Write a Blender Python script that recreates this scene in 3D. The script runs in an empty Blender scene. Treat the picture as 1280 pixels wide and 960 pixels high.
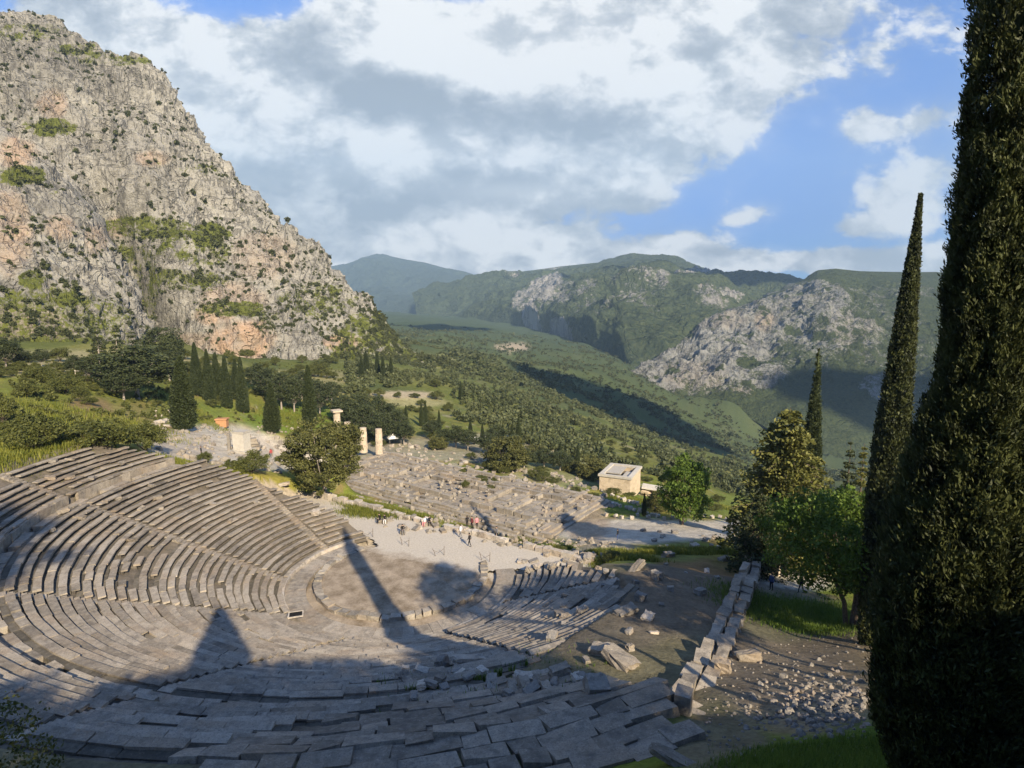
import bpy, math, random
import numpy as np
from mathutils import Vector, Matrix

SC = bpy.context.scene
COL = SC.collection
rng = np.random.default_rng(7)
random.seed(7)
R = math.radians

# ------------------------------------------------------------------ camera
CAM = np.array([11.6, -60.0, 29.5])
PITCH = R(8.0)
FOC = 740.0                      # focal length in pixels of a 1280 px wide frame
cs, sn = math.cos(PITCH), math.sin(PITCH)

def ray(px, py):
    x = (px - 640) / FOC
    d = (py - 480) / FOC
    return np.array([x, cs - d * sn, -sn - d * cs])

def at(px, py, t):
    """world point seen at a pixel of the photograph, t metres in front"""
    return CAM + ray(px, py) * t

def project(P):
    """world points -> photograph pixels and depth"""
    q = np.asarray(P, float) - CAM
    f = q[..., 1] * cs - q[..., 2] * sn
    dn = -q[..., 2] * cs - q[..., 1] * sn
    f = np.maximum(f, 1e-3)
    return 640 + FOC * q[..., 0] / f, 480 + FOC * dn / f, f

# ------------------------------------------------------------------ noise
_perm = np.random.default_rng(3).permutation(256)
_perm = np.concatenate([_perm, _perm, _perm])
_grad = np.random.default_rng(4).normal(size=(256, 3))
_grad /= np.linalg.norm(_grad, axis=1)[:, None]

def perlin(p):
    p = np.asarray(p, float)
    i = np.floor(p).astype(np.int64)
    f = p - i
    i &= 255
    u = f * f * f * (f * (f * 6 - 15) + 10)
    out = 0
    for dx in (0, 1):
        wx = u[..., 0] if dx else 1 - u[..., 0]
        for dy in (0, 1):
            wy = u[..., 1] if dy else 1 - u[..., 1]
            for dz in (0, 1):
                wz = u[..., 2] if dz else 1 - u[..., 2]
                h = _perm[_perm[_perm[(i[..., 0] + dx) & 255] + ((i[..., 1] + dy) & 255)] + ((i[..., 2] + dz) & 255)]
                g = _grad[h]
                d = g[..., 0] * (f[..., 0] - dx) + g[..., 1] * (f[..., 1] - dy) + g[..., 2] * (f[..., 2] - dz)
                out = out + wx * wy * wz * d
    return out * 1.6

def fbm(p, oct=5, lac=2.03, gain=0.5):
    p = np.asarray(p, float)
    a, s, n = 1.0, 0.0, 0.0
    for k in range(oct):
        s = s + a * perlin(p + 17.3 * k)
        n += a
        a *= gain
        p = p * lac
    return s / n

def ridged(p, oct=5, lac=2.1, gain=0.55):
    p = np.asarray(p, float)
    a, s, n = 1.0, 0.0, 0.0
    for k in range(oct):
        s = s + a * (1 - 2 * np.abs(perlin(p + 31.7 * k)))
        n += a
        a *= gain
        p = p * lac
    return s / n

def sstep(a, b, x):
    t = np.clip((x - a) / (b - a), 0, 1)
    return t * t * (3 - 2 * t)

def xyz(x, y, z=0.0):
    x = np.asarray(x, float)
    return np.stack([x, np.asarray(y, float) + 0 * x, z + 0 * x], -1)

# ------------------------------------------------------------------ mesh helpers
class MB:
    """collects vertices and faces (quads / tris as numpy arrays) for ONE mesh"""
    def __init__(s):
        s.v, s.f, s.m, s.n = [], [], [], 0
    def add(s, v, f, m=0):
        v = np.asarray(v, float).reshape(-1, 3)
        f = np.asarray(f, np.int64)
        s.v.append(v)
        s.f.append(f + s.n)
        s.m.append(np.full(len(f), m))
        s.n += len(v)
        return s
    def boxes(s, o, ex, ey, ez, jit=0.0, m=0):
        """o (N,3): centre; ex, ey, ez (N,3): half axes"""
        o, ex, ey, ez = [np.asarray(a, float).reshape(-1, 3) for a in (o, ex, ey, ez)]
        N = len(o)
        sg = np.array([[-1, -1, -1], [1, -1, -1], [1, 1, -1], [-1, 1, -1], [-1, -1, 1], [1, -1, 1], [1, 1, 1], [-1, 1, 1]], float)
        v = o[:, None] + sg[None, :, 0:1] * ex[:, None] + sg[None, :, 1:2] * ey[:, None] + sg[None, :, 2:3] * ez[:, None]
        if jit:
            v = v + rng.normal(size=v.shape) * jit
        q = np.array([[0, 3, 2, 1], [4, 5, 6, 7], [0, 1, 5, 4], [1, 2, 6, 5], [2, 3, 7, 6], [3, 0, 4, 7]])
        f = (np.arange(N)[:, None, None] * 8 + q[None]).reshape(-1, 4)
        return s.add(v.reshape(-1, 3), f, m)
    def box(s, c, d, rz=0, jit=0.0, m=0, tilt=(0, 0)):
        M = Matrix.Rotation(rz, 3, 'Z') @ Matrix.Rotation(tilt[0], 3, 'X') @ Matrix.Rotation(tilt[1], 3, 'Y')
        ax = [np.array(M @ Vector(e)) for e in ((d[0] / 2, 0, 0), (0, d[1] / 2, 0), (0, 0, d[2] / 2))]
        return s.boxes([c], [ax[0]], [ax[1]], [ax[2]], jit, m)
    def tube(s, pts, rad, n=7, m=0, cap=True):
        pts = np.asarray(pts, float); rad = np.asarray(rad, float)
        T = np.gradient(pts, axis=0)
        T /= np.linalg.norm(T, axis=1)[:, None] + 1e-9
        ref = np.where(np.abs(T[:, 2:3]) > 0.9, np.array([[1., 0, 0]]), np.array([[0, 0, 1.]]))
        U = np.cross(T, ref); U /= np.linalg.norm(U, axis=1)[:, None] + 1e-9
        W = np.cross(T, U)
        a = np.arange(n) / n * 2 * np.pi
        v = pts[:, None] + rad[:, None, None] * (np.cos(a)[None, :, None] * U[:, None] + np.sin(a)[None, :, None] * W[:, None])
        k = len(pts)
        i, j = np.meshgrid(np.arange(k - 1), np.arange(n), indexing='ij')
        f = np.stack([i * n + j, i * n + (j + 1) % n, (i + 1) * n + (j + 1) % n, (i + 1) * n + j], -1).reshape(-1, 4)
        vv = v.reshape(-1, 3)
        s.add(vv, f, m)
        if cap:
            c = np.vstack([vv[-n:], pts[-1:]])
            s.add(c, np.stack([np.arange(n), (np.arange(n) + 1) % n, np.full(n, n)], -1), m)
        return s
    def grid(s, P, m=0, flip=False):
        a, b = P.shape[:2]
        i, j = np.meshgrid(np.arange(a - 1), np.arange(b - 1), indexing='ij')
        f = np.stack([i * b + j, (i + 1) * b + j, (i + 1) * b + j + 1, i * b + j + 1], -1).reshape(-1, 4)
        return s.add(P.reshape(-1, 3), f[:, ::-1] if flip else f, m)
    def mesh(s, name, mats, smooth=False, colors=None, off=None):
        v = np.concatenate(s.v)
        if off is not None:
            v = v - np.asarray(off, float)
        me = bpy.data.meshes.new(name)
        me.vertices.add(len(v))
        me.vertices.foreach_set('co', v.astype(np.float32).ravel())
        loops = np.concatenate([f.ravel() for f in s.f])
        tot = np.concatenate([np.full(len(f), f.shape[1]) for f in s.f])
        me.loops.add(len(loops))
        me.loops.foreach_set('vertex_index', loops.astype(np.int32))
        me.polygons.add(len(tot))
        st = np.concatenate([[0], np.cumsum(tot)[:-1]])
        me.polygons.foreach_set('loop_start', st.astype(np.int32))
        me.polygons.foreach_set('material_index', np.concatenate(s.m).astype(np.int32))
        me.polygons.foreach_set('use_smooth', np.full(len(tot), bool(smooth)))
        if not isinstance(mats, (list, tuple)):
            mats = [mats]
        for q in mats:
            me.materials.append(q)
        if colors is not None:
            for nm, c in colors.items():
                a = me.color_attributes.new(nm, 'FLOAT_COLOR', 'POINT')
                c4 = np.ones((len(v), 4), np.float32)
                c4[:, :c.shape[1]] = c
                a.data.foreach_set('color', c4.ravel())
        me.update(calc_edges=True)
        return me

def link(name, me, parent=None, loc=None):
    o = bpy.data.objects.new(name, me)
    COL.objects.link(o)
    if parent is not None:
        o.parent = parent
    if loc is not None:
        o.location = [float(c) for c in loc]
    return o

def tag(o, label, cat, group=None, kind=None):
    o['label'] = label
    o['category'] = cat
    if group: o['group'] = group
    if kind: o['kind'] = kind
    return o

def thing(name, label, cat, loc=(0, 0, 0), rz=0.0, group=None):
    o = bpy.data.objects.new(name, None)
    COL.objects.link(o)
    o.empty_display_size = 0.2
    o.location = [float(c) for c in loc]
    o.rotation_euler = (0, 0, rz)
    return tag(o, label, cat, group)

def struct(name, me, kind='structure', loc=None):
    o = link(name, me, None, loc)
    o['kind'] = kind
    return o

def copy_tree(root):
    r = root.copy(); COL.objects.link(r)
    for ch in list(root.children):
        c = ch.copy(); COL.objects.link(c); c.parent = r
        for g in list(ch.children):
            d = g.copy(); COL.objects.link(d); d.parent = c
    return r

# ------------------------------------------------------------------ materials
class NT:
    def __init__(s, name):
        s.mat = bpy.data.materials.new(name)
        s.mat.use_nodes = True
        s.t = s.mat.node_tree
        s.t.nodes.clear()
        s.out = s.t.nodes.new('ShaderNodeOutputMaterial')
    def n(s, typ, ins=None, **kw):
        nd = s.t.nodes.new(typ)
        for k, v in kw.items():
            setattr(nd, k, v)
        for k, v in (ins or {}).items():
            if isinstance(v, bpy.types.NodeSocket):
                s.t.links.new(v, nd.inputs[k])
            else:
                nd.inputs[k].default_value = v
        return nd
    def noise(s, vec, scale, detail=5, rough=0.55, dist=0.0):
        return s.n('ShaderNodeTexNoise', {'Vector': vec, 'Scale': scale, 'Detail': detail, 'Roughness': rough, 'Distortion': dist}).outputs['Fac']
    def ramp(s, fac, stops):
        r = s.n('ShaderNodeValToRGB', {'Fac': fac})
        e = r.color_ramp.elements
        while len(e) < len(stops): e.new(0.5)
        for q, (p, c) in zip(e, stops):
            q.position = p
            q.color = (*c, 1) if len(c) == 3 else c
        return r.outputs['Color']
    def math(s, op, a, b=0.0, clamp=False):
        m = s.n('ShaderNodeMath', {0: a, 1: b}, operation=op)
        m.use_clamp = clamp
        return m.outputs[0]
    def mix(s, fac, a, b, blend='MIX'):
        m = s.n('ShaderNodeMix', None, data_type='RGBA', blend_type=blend)
        for k, v in ((0, fac), (6, a), (7, b)):
            if isinstance(v, bpy.types.NodeSocket): s.t.links.new(v, m.inputs[k])
            else: m.inputs[k].default_value = v if not isinstance(v, tuple) or len(v) == 4 else (*v, 1)
        return m.outputs[2]
    def range(s, v, a, b, c, d):
        return s.n('ShaderNodeMapRange', {0: v, 1: a, 2: b, 3: c, 4: d}).outputs[0]
    def done(s, color, rough=0.9, bump=None, bstr=0.5, bdist=0.05, spec=0.15, translucent=0.0, tcol=None):
        b = s.n('ShaderNodeBsdfPrincipled')
        for k, v in (('Base Color', color), ('Roughness', rough), ('Specular IOR Level', spec)):
            if isinstance(v, bpy.types.NodeSocket): s.t.links.new(v, b.inputs[k])
            else: b.inputs[k].default_value = v if not isinstance(v, tuple) or len(v) == 4 else (*v, 1)
        if bump is not None:
            bp = s.n('ShaderNodeBump', {'Height': bump, 'Strength': bstr, 'Distance': bdist})
            s.t.links.new(bp.outputs[0], b.inputs['Normal'])
        sh = b.outputs[0]
        if translucent:
            tr = s.n('ShaderNodeBsdfTranslucent')
            c = tcol if tcol is not None else color
            if isinstance(c, bpy.types.NodeSocket): s.t.links.new(c, tr.inputs[0])
            else: tr.inputs[0].default_value = (*c, 1)
            sh = s.n('ShaderNodeMixShader', {0: translucent, 1: sh, 2: tr.outputs[0]}).outputs[0]
        s.t.links.new(sh, s.out.inputs[0])
        return s.mat

def stone_mat(name, lo, hi, scale=1.0, dark=(0.10, 0.09, 0.08), warm=None, spots=0.5, coord='world', warmamt=0.5):
    k = NT(name)
    if coord == 'world':
        p = k.n('ShaderNodeNewGeometry').outputs['Position']
    else:
        p = k.n('ShaderNodeTexCoord').outputs['Object']
    isl = k.n('ShaderNodeNewGeometry').outputs['Random Per Island']
    big = k.noise(p, 0.35 * scale, 4)
    mid = k.noise(p, 2.2 * scale, 6, 0.65)
    fine = k.noise(p, 14 * scale, 6, 0.7)
    t = k.math('ADD', k.math('MULTIPLY', isl, 0.28), k.math('MULTIPLY', mid, 0.80))
    t = k.math('ADD', t, k.math('MULTIPLY', k.math('SUBTRACT', k.n('ShaderNodeObjectInfo').outputs['Random'], 0.5), 0.26))
    c = k.ramp(t, [(0.30, lo), (0.78, hi)])
    if warm:
        c = k.mix(k.range(big, 0.48, 0.66, 0, warmamt), c, warm)
    sp = k.range(fine, 0.50, 0.64, 0, spots)
    pale_ = k.range(k.noise(p, 5.5 * scale, 5, 0.7), 0.56, 0.68, 0, 0.35)
    c = k.mix(pale_, c, tuple(min(0.8, q * 1.35) for q in hi))
    c = k.mix(sp, c, dark)
    st = k.range(k.noise(p, 0.9 * scale, 7, 0.75), 0.52, 0.68, 0, 0.75)
    c = k.mix(st, c, dark)
    h = k.math('ADD', k.math('MULTIPLY', fine, 0.5), k.math('MULTIPLY', mid, 1.0))
    return k.done(c, 0.92, h, 0.55, 0.08, 0.1)

def leaf_mat(name, lo, hi, translucent=0.25, scale=0.5, rough=0.6, spec=0.25, tip=None, iw=0.6):
    k = NT(name)
    p = k.n('ShaderNodeTexCoord').outputs['Object']
    isl = k.n('ShaderNodeNewGeometry').outputs['Random Per Island']
    rnd = k.n('ShaderNodeObjectInfo').outputs['Random']
    n = k.noise(p, scale, 3)
    t = k.math('ADD', k.math('MULTIPLY', isl, iw), k.math('MULTIPLY', k.range(n, 0.3, 0.7, 0, 1), 1.0 - iw))
    t = k.math('ADD', t, k.math('MULTIPLY', rnd, 0.15))
    st = [(0.2, lo), (0.85, hi)]
    if tip: st.append((1.0, tip))
    c = k.ramp(t, st)
    return k.done(c, rough, None, spec=spec, translucent=translucent)

def plain_mat(name, c, rough=0.8, var=0.25, scale=6.0, spec=0.2):
    k = NT(name)
    p = k.n('ShaderNodeTexCoord').outputs['Object']
    n = k.noise(p, scale, 5, 0.6)
    lo = tuple(max(0, q * (1 - var)) for q in c); hi = tuple(min(1, q * (1 + var)) for q in c)
    return k.done(k.ramp(n, [(0.3, lo), (0.7, hi)]), rough, n, 0.2, 0.02, spec)

def vcol_mat(name, attr='Col', scale=1.0, var=0.5, bstr=0.6, bdist=0.3, rough=0.95):
    """surface whose own colours come from a colour attribute, broken up by noise"""
    k = NT(name)
    p = k.n('ShaderNodeNewGeometry').outputs['Position']
    a = k.n('ShaderNodeVertexColor', layer_name=attr).outputs[0]
    n1 = k.noise(p, 0.9 * scale, 8, 0.7)
    n2 = k.noise(p, 6.0 * scale, 6, 0.7)
    n = k.math('ADD', k.math('MULTIPLY', n1, 0.5), k.math('MULTIPLY', n2, 0.5))
    f = k.range(n, 0.3, 0.7, 1 - var, 1 + var)
    c = k.mix(1.0, a, k.n('ShaderNodeCombineColor', {0: f, 1: f, 2: f}).outputs[0], 'MULTIPLY')
    return k.done(c, rough, n, bstr, bdist, 0.05)

M = {}
M['seat'] = stone_mat('seat_limestone', (0.145, 0.124, 0.098), (0.38, 0.33, 0.265), 1.0, warm=(0.29, 0.215, 0.145), spots=0.6)
M['pale_stone'] = stone_mat('pale_limestone', (0.30, 0.265, 0.22), (0.56, 0.50, 0.42), 1.2, warm=(0.46, 0.35, 0.25), spots=0.3)
M['temple'] = stone_mat('temple_limestone', (0.20, 0.175, 0.14), (0.36, 0.315, 0.255), 0.8, warm=(0.33, 0.255, 0.18), spots=0.45)
M['column'] = stone_mat('column_poros_stone', (0.40, 0.32, 0.235), (0.60, 0.50, 0.38), 0.8, dark=(0.2, 0.17, 0.13), spots=0.3)
M['rubble'] = stone_mat('broken_rubble_stone', (0.16, 0.145, 0.125), (0.34, 0.305, 0.26), 2.0, warm=(0.36, 0.27, 0.2), spots=0.3, coord='object')
M['treasury'] = stone_mat('treasury_marble', (0.46, 0.37, 0.26), (0.60, 0.49, 0.35), 0.7, dark=(0.3, 0.24, 0.17), spots=0.2)
M['bark'] = plain_mat('grey_brown_bark', (0.11, 0.085, 0.065), 0.95, 0.5, 9)
M['bark_pale'] = plain_mat('pale_grey_bark', (0.30, 0.26, 0.22), 0.95, 0.4, 9)
M['cypress'] = leaf_mat('cypress_sprays', (0.011, 0.016, 0.007), (0.080, 0.090, 0.028), 0.12, 2.2, iw=0.25)
M['cypress_far'] = leaf_mat('distant_cypress_sprays', (0.022, 0.033, 0.012), (0.060, 0.074, 0.026), 0.12)
M['pine'] = leaf_mat('dark_pine_needles', (0.020, 0.030, 0.012), (0.070, 0.082, 0.030), 0.12)
M['oak'] = leaf_mat('holm_oak_leaves', (0.042, 0.048, 0.014), (0.140, 0.138, 0.040), 0.15)
M['fresh'] = leaf_mat('fresh_green_leaves', (0.050, 0.090, 0.012), (0.140, 0.205, 0.030), 0.35)
M['cedar'] = leaf_mat('golden_green_needles', (0.060, 0.068, 0.016), (0.185, 0.180, 0.045), 0.15)
M['bush'] = leaf_mat('olive_green_scrub', (0.040, 0.050, 0.012), (0.130, 0.135, 0.034), 0.18)
M['olive'] = leaf_mat('olive_grove_leaves', (0.040, 0.052, 0.020), (0.115, 0.125, 0.050), 0.18, 0.02)
M['scrub'] = leaf_mat('cliff_scrub_leaves', (0.030, 0.038, 0.014), (0.085, 0.092, 0.032), 0.12, 0.05)
M['grass'] = leaf_mat('meadow_grass', (0.085, 0.115, 0.014), (0.25, 0.245, 0.045), 0.35, 0.25)
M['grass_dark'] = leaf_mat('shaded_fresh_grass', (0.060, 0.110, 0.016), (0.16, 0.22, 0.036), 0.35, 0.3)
# ------------------------------------------------------------------ theatre profile
NROW = 35
def row_r(i): return 12.3 + 0.735 * i if i < 27 else 33.6 + 0.76 * (i - 27)
def row_z(i): return 0.50 + 0.335 * i if i < 27 else 10.0 + 0.335 * (i - 27)
RR = np.array([10.6, 12.3, 32.1, 32.2, 33.5, 33.6, 39.7, 42.0])
RZ = np.array([0.0, 0.45, 9.4, 9.1, 9.1, 10.0, 12.6, 12.7])
def prof(r): return np.interp(r, RR, RZ)
_ar = np.array([[12.3, 8], [16, -2], [20, -14], [23, -24], [26, -36], [28.5, -56], [32, -71], [33.6, -66], [40, -63]], float)
_al = np.array([[12.3, -238], [16, -232], [23, -217], [29, -210], [32, -207], [33.6, -202], [40, -194]], float)
def aR(r): return np.interp(r, _ar[:, 0], _ar[:, 1])
def aL(r): return np.interp(r, _al[:, 0], _al[:, 1])
def polar(x, y):
    r = np.hypot(x, y)
    a = np.degrees(np.arctan2(y, x))
    return r, np.where(a > 90, a - 360, a)

TA = np.array([0.515, 0.857])     # away from the stage, over the terrace edge
TB = np.array([0.857, -0.515])    # along the terrace edge
EDGE = 13.6

# ------------------------------------------------------------------ ground control points
_ctl = [  # world points
    (11.6, -60, 27.8), (13, -57, 26.4), (11.6, -55, 24.3), (8, -50, 19.8), (-10, -46, 15), (30, -60, 26), (42, -45, 19), (11, -70, 31), (0, -78, 33),
    (30, -76, 33), (60, -70, 30), (-40, -60, 22), (-60, -40, 19), (-46, -22, 14), (-46, 5, 12.5), (-30, -45, 14.5), (10, -47, 15.5), (0, -44, 13.5),
    (19.4, -45.6, 16.6), (25, -34.6, 11.3), (33, -17, 4.6), (29.5, -27, 8.2), (40, -10, 2.6), (46, -25, 8), (52, 0, 0), (38.5, -3, 1.6), (64, -20, 5), (90, 0, -4), (22, -41, 14),
    (29.5, -11.8, 5.0), (33, -4, 2.4), (23, -21, 7.4), (18, -28, 9.3), (14, -33, 9.8), (24, -8, 5.2), (26, -16, 6.2), (27, 0, 1.8), (22, -3, 3.2), (20, -33, 10.4),
    (24, 8, -1.0), (30, 22, -4.5), (33, 33, -7.5), (24, 24, -6), (45, 45, -10), (62, 50, -14), (60, 20, -4), (28, 12, -2.0), (45, 22, -5),
    (-23, 92, -10.3), (28, 55, -10.3), (14, 35, -10.3), (-36, 72, -10.3), (0, 62, -10.3), (6, 30, -8.5), (-8, 42, -9), (-20, 56, -9.2), (20, 30, -8.5), (-28, 52, -6),
    (-14, 29, -0.8), (-5, 24.5, -1.4), (1, 21, -1.6), (-22, 32, 0.6), (12, 14, -2.2), (8, 20, -4),
    (-40, 40, 4.6), (-29, 37, 2.4), (-25, 15.5, 6.2), (-52, 18, 12.4), (-33, 24, 6.0), (-33, 14, 8.5), (-43, 12, 12.3),
    (0, -200, 90), (150, -150, 60), (-150, -150, 60), (0, -2000, 700), (-1000, -500, 300), (1500, -500, 50), (300, 0, -40), (1000, 100, -150), (3000, 300, -100), (-200, 60, 30), (-1500, 300, 250),
]
_pix = [  # pixel of the photograph and the distance at which the ground shows there
    (60, 458, 165), (150, 470, 150), (230, 537, 112), (300, 470, 215), (340, 538, 122), (390, 533, 132), (430, 480, 250), (520, 470, 330), (500, 495, 245), (480, 530, 195),
    (560, 562, 168), (650, 590, 143), (560, 480, 310), (620, 450, 620), (620, 500, 320), (700, 560, 205), (775, 612, 148), (860, 605, 190), (700, 512, 370), (800, 562, 285),
    (900, 612, 225), (940, 632, 190), (1000, 650, 150), (1080, 650, 140),
    (650, 458, 800), (720, 472, 850), (800, 500, 780), (850, 560, 590), (940, 592, 560), (960, 560, 900), (1010, 590, 700), (1110, 600, 700), (1300, 610, 650), (540, 428, 900),
    (600, 412, 1500), (700, 432, 1300), (770, 457, 1100), (850, 497, 1020), (930, 515, 980), (500, 402, 2000), (560, 397, 2600), (450, 388, 3500), (650, 404, 2600), (1100, 560, 1000),
    (530, 398, 4500), (800, 440, 1900), (1000, 530, 1300), (200, 420, 700), (0, 430, 700), (700, 405, 6000), (200, 400, 6000), (1200, 420, 6000), (640, 390, 9000), (0, 390, 9000), (1280, 390, 9000),
]
_P = np.array([list(p) for p in _ctl] + [list(at(*p)) for p in _pix])
def _pol(x, y):
    dx, dy = x - CAM[0], y - CAM[1]
    r = np.maximum(np.hypot(dx, dy), 1.5)
    return np.arctan2(dx, dy), np.log(r), r
_az, _lr, _r = _pol(_P[:, 0], _P[:, 1])
_val = (_P[:, 2] - CAM[2]) / _r
_val[0] = (27.9 - CAM[2]) / 1.5
_KA = 1.6
_C = np.concatenate([np.stack([(_az + s) * _KA, _lr], 1) for s in (0, 2 * np.pi, -2 * np.pi)])
_V = np.concatenate([_val] * 3)
keep = np.abs(_C[:, 0]) < 2 * np.pi * _KA
_C, _V = _C[keep], _V[keep]
def _ker(d2): return -np.sqrt(d2 + 0.04 ** 2)
_K = _ker(((_C[:, None] - _C[None]) ** 2).sum(-1))
n_ = len(_C)
_W = np.linalg.solve(np.block([[_K + 1e-5 * np.eye(n_), np.ones((n_, 1))], [np.ones((1, n_)), np.zeros((1, 1))]]), np.concatenate([_V, [0]]))

def ground_raw(x, y):
    x = np.asarray(x, float).ravel(); y = np.asarray(y, float).ravel()
    out = np.empty(len(x))
    for s in range(0, len(x), 40000):
        a, l, r = _pol(x[s:s + 40000], y[s:s + 40000])
        q = np.stack([a * _KA, l], 1)
        d2 = ((q[:, None] - _C[None]) ** 2).sum(-1)
        out[s:s + 40000] = CAM[2] + r * (_ker(d2) @ _W[:-1] + _W[-1])
    return out

def ground(x, y):
    x = np.asarray(x, float); y = np.asarray(y, float)
    sh = x.shape
    x = x.ravel(); y = y.ravel()
    h = ground_raw(x, y)
    dist = np.hypot(x - CAM[0], y - CAM[1])
    # uneven ground: small hummocks near, broad gullies far away
    h = h + 0.35 * fbm(xyz(x / 6, y / 6), 4) * sstep(4, 20, dist)
    h = h + sstep(150, 500, dist) * 16 * fbm(xyz(x / 110, y / 110, 3.1), 5)
    # level terrace in front of the stage
    A = x * TA[0] + y * TA[1]; B = x * TB[0] + y * TB[1]
    r, a = polar(x, y)
    flat = (1 - sstep(EDGE - 0.1, EDGE + 1.4, A)) * sstep(-34, -30, B) * (1 - sstep(16.5, 20, B)) * sstep(-6, -2, A)
    flat = np.maximum(flat, 1 - sstep(12.6, 13.2, r))
    h = h * (1 - flat) + flat * (-0.12)
    h = h - 0.55 * (1 - sstep(12.2, 12.8, r))
    # under the seating
    inside = sstep(0, 1.5, (aR(r) - a) * r * 0.01745) * sstep(0, 1.5, (a - aL(r)) * r * 0.01745) * (1 - sstep(39.8, 40.3, r)) * (r > 12)
    h = h * (1 - inside) + inside * np.minimum(h, prof(r) - 1.0)
    rim = sstep(39.6, 40.6, r) * (1 - sstep(44, 50, r)) * sstep(-200, -196, a) * (1 - sstep(-66, -61, a))
    h = h * (1 - rim) + rim * np.maximum(h, 12.75)
    # temple terrace
    tx, ty = x + 4.0, y - 62.7
    u = tx * 0.81 - ty * 0.588; v = tx * 0.588 + ty * 0.81
    tm = (1 - sstep(31, 36, np.abs(u))) * (1 - sstep(12, 16, np.abs(v)))
    h = h * (1 - tm) + tm * (-10.4)
    return h.reshape(sh)

def gz(x, y): return float(ground(np.array([x]), np.array([y]))[0])

_T = np.geomspace(3, 4000, 300)
def hit(px, py):
    """where the sight line through a pixel of the photograph meets the ground"""
    P = CAM + ray(px, py)[None] * _T[:, None]
    d = P[:, 2] - ground(P[:, 0], P[:, 1])
    k = np.where(d < 0)[0]
    if len(k) == 0: return P[-1], _T[-1]
    k = max(k[0], 1)
    f = d[k - 1] / (d[k - 1] - d[k])
    t = _T[k - 1] * (1 - f) + _T[k] * f
    p = CAM + ray(px, py) * t
    p[2] = gz(p[0], p[1])
    return p, t

# ------------------------------------------------------------------ ground sheet
az = np.concatenate([np.arange(-180, -52, 1.6), np.arange(-52, 52, 0.13), np.arange(52, 180.01, 1.6)])
az[-1] = 180
lr = [1.2]
while lr[-1] < 8000:
    q = lr[-1]
    lr.append(q * (1.03 if q < 15 else 1.012 if q < 60 else 1.007 if q < 130 else 1.012 if q < 900 else 1.03))
lr = np.array(lr)
AZ, LR = np.meshgrid(np.radians(az), lr, indexing='ij')
GX = CAM[0] + LR * np.sin(AZ); GY = CAM[1] + LR * np.cos(AZ)
GZ = ground(GX, GY)
GP = np.stack([GX, GY, GZ], -1)
ppx, ppy, pdep = project(GP)

def mixc(c, k, m):
    return c * (1 - m[..., None]) + np.array(k) * m[..., None]

GRASS, DRY, DIRT, GRAVEL = (0.145, 0.165, 0.026), (0.29, 0.245, 0.062), (0.205, 0.130, 0.068), (0.46, 0.41, 0.335)
dist = np.hypot(GX - CAM[0], GY - CAM[1])
n1 = fbm(xyz(GX / 14, GY / 14), 5); n2 = fbm(xyz(GX / 3.5, GY / 3.5, 5.), 5); n3 = fbm(xyz(GX / 60, GY / 60, 9.), 5)
c = np.zeros(GP.shape) + np.array(GRASS)
c = mixc(c, DRY, sstep(-0.10, 0.28, n1) * 0.75)
c = mixc(c, DIRT, sstep(0.06, 0.3, n2) * 0.65)
c = mixc(c, (0.075, 0.095, 0.026), sstep(0.08, 0.3, fbm(xyz(GX / 7, GY / 7, 31.), 5)) * 0.75)
c = mixc(c, (0.35, 0.31, 0.25), sstep(0.30, 0.40, fbm(xyz(GX / 5, GY / 5, 11.), 5)) * 0.7)
far = sstep(150, 280, dist)
scr = np.zeros(GP.shape) + np.array((0.105, 0.118, 0.032))
scr = mixc(scr, (0.165, 0.160, 0.050), sstep(-0.05, 0.25, n3))
scr = mixc(scr, (0.26, 0.22, 0.14), sstep(0.22, 0.4, fbm(xyz(GX / 25, GY / 25, 2.), 5)) * 0.5)
scr = mixc(scr, (0.06, 0.078, 0.034), sstep(0.0, 0.3, fbm(xyz(GX / 90, GY / 90, 21.), 4)) * 0.8)
scr = mixc(scr, (0.06, 0.078, 0.034), sstep(300, 600, dist) * 0.8)
scr = mixc(scr, (0.05, 0.072, 0.038), sstep(700, 1600, dist) * 0.7)
c = mixc(c, scr, far) if False else c * (1 - far[..., None]) + scr * far[..., None]

def blob(px, py, rx, ry, soft=0.5):
    """patch of ground around the point seen at a pixel; radii in pixels, turned into metres on the ground"""
    e = ((ppx - px) / rx) ** 2 + ((ppy - py) / ry) ** 2 + 0.5 * n2
    return (1 - sstep(1 - soft, 1 + soft, e)) * (pdep > 1)

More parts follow.
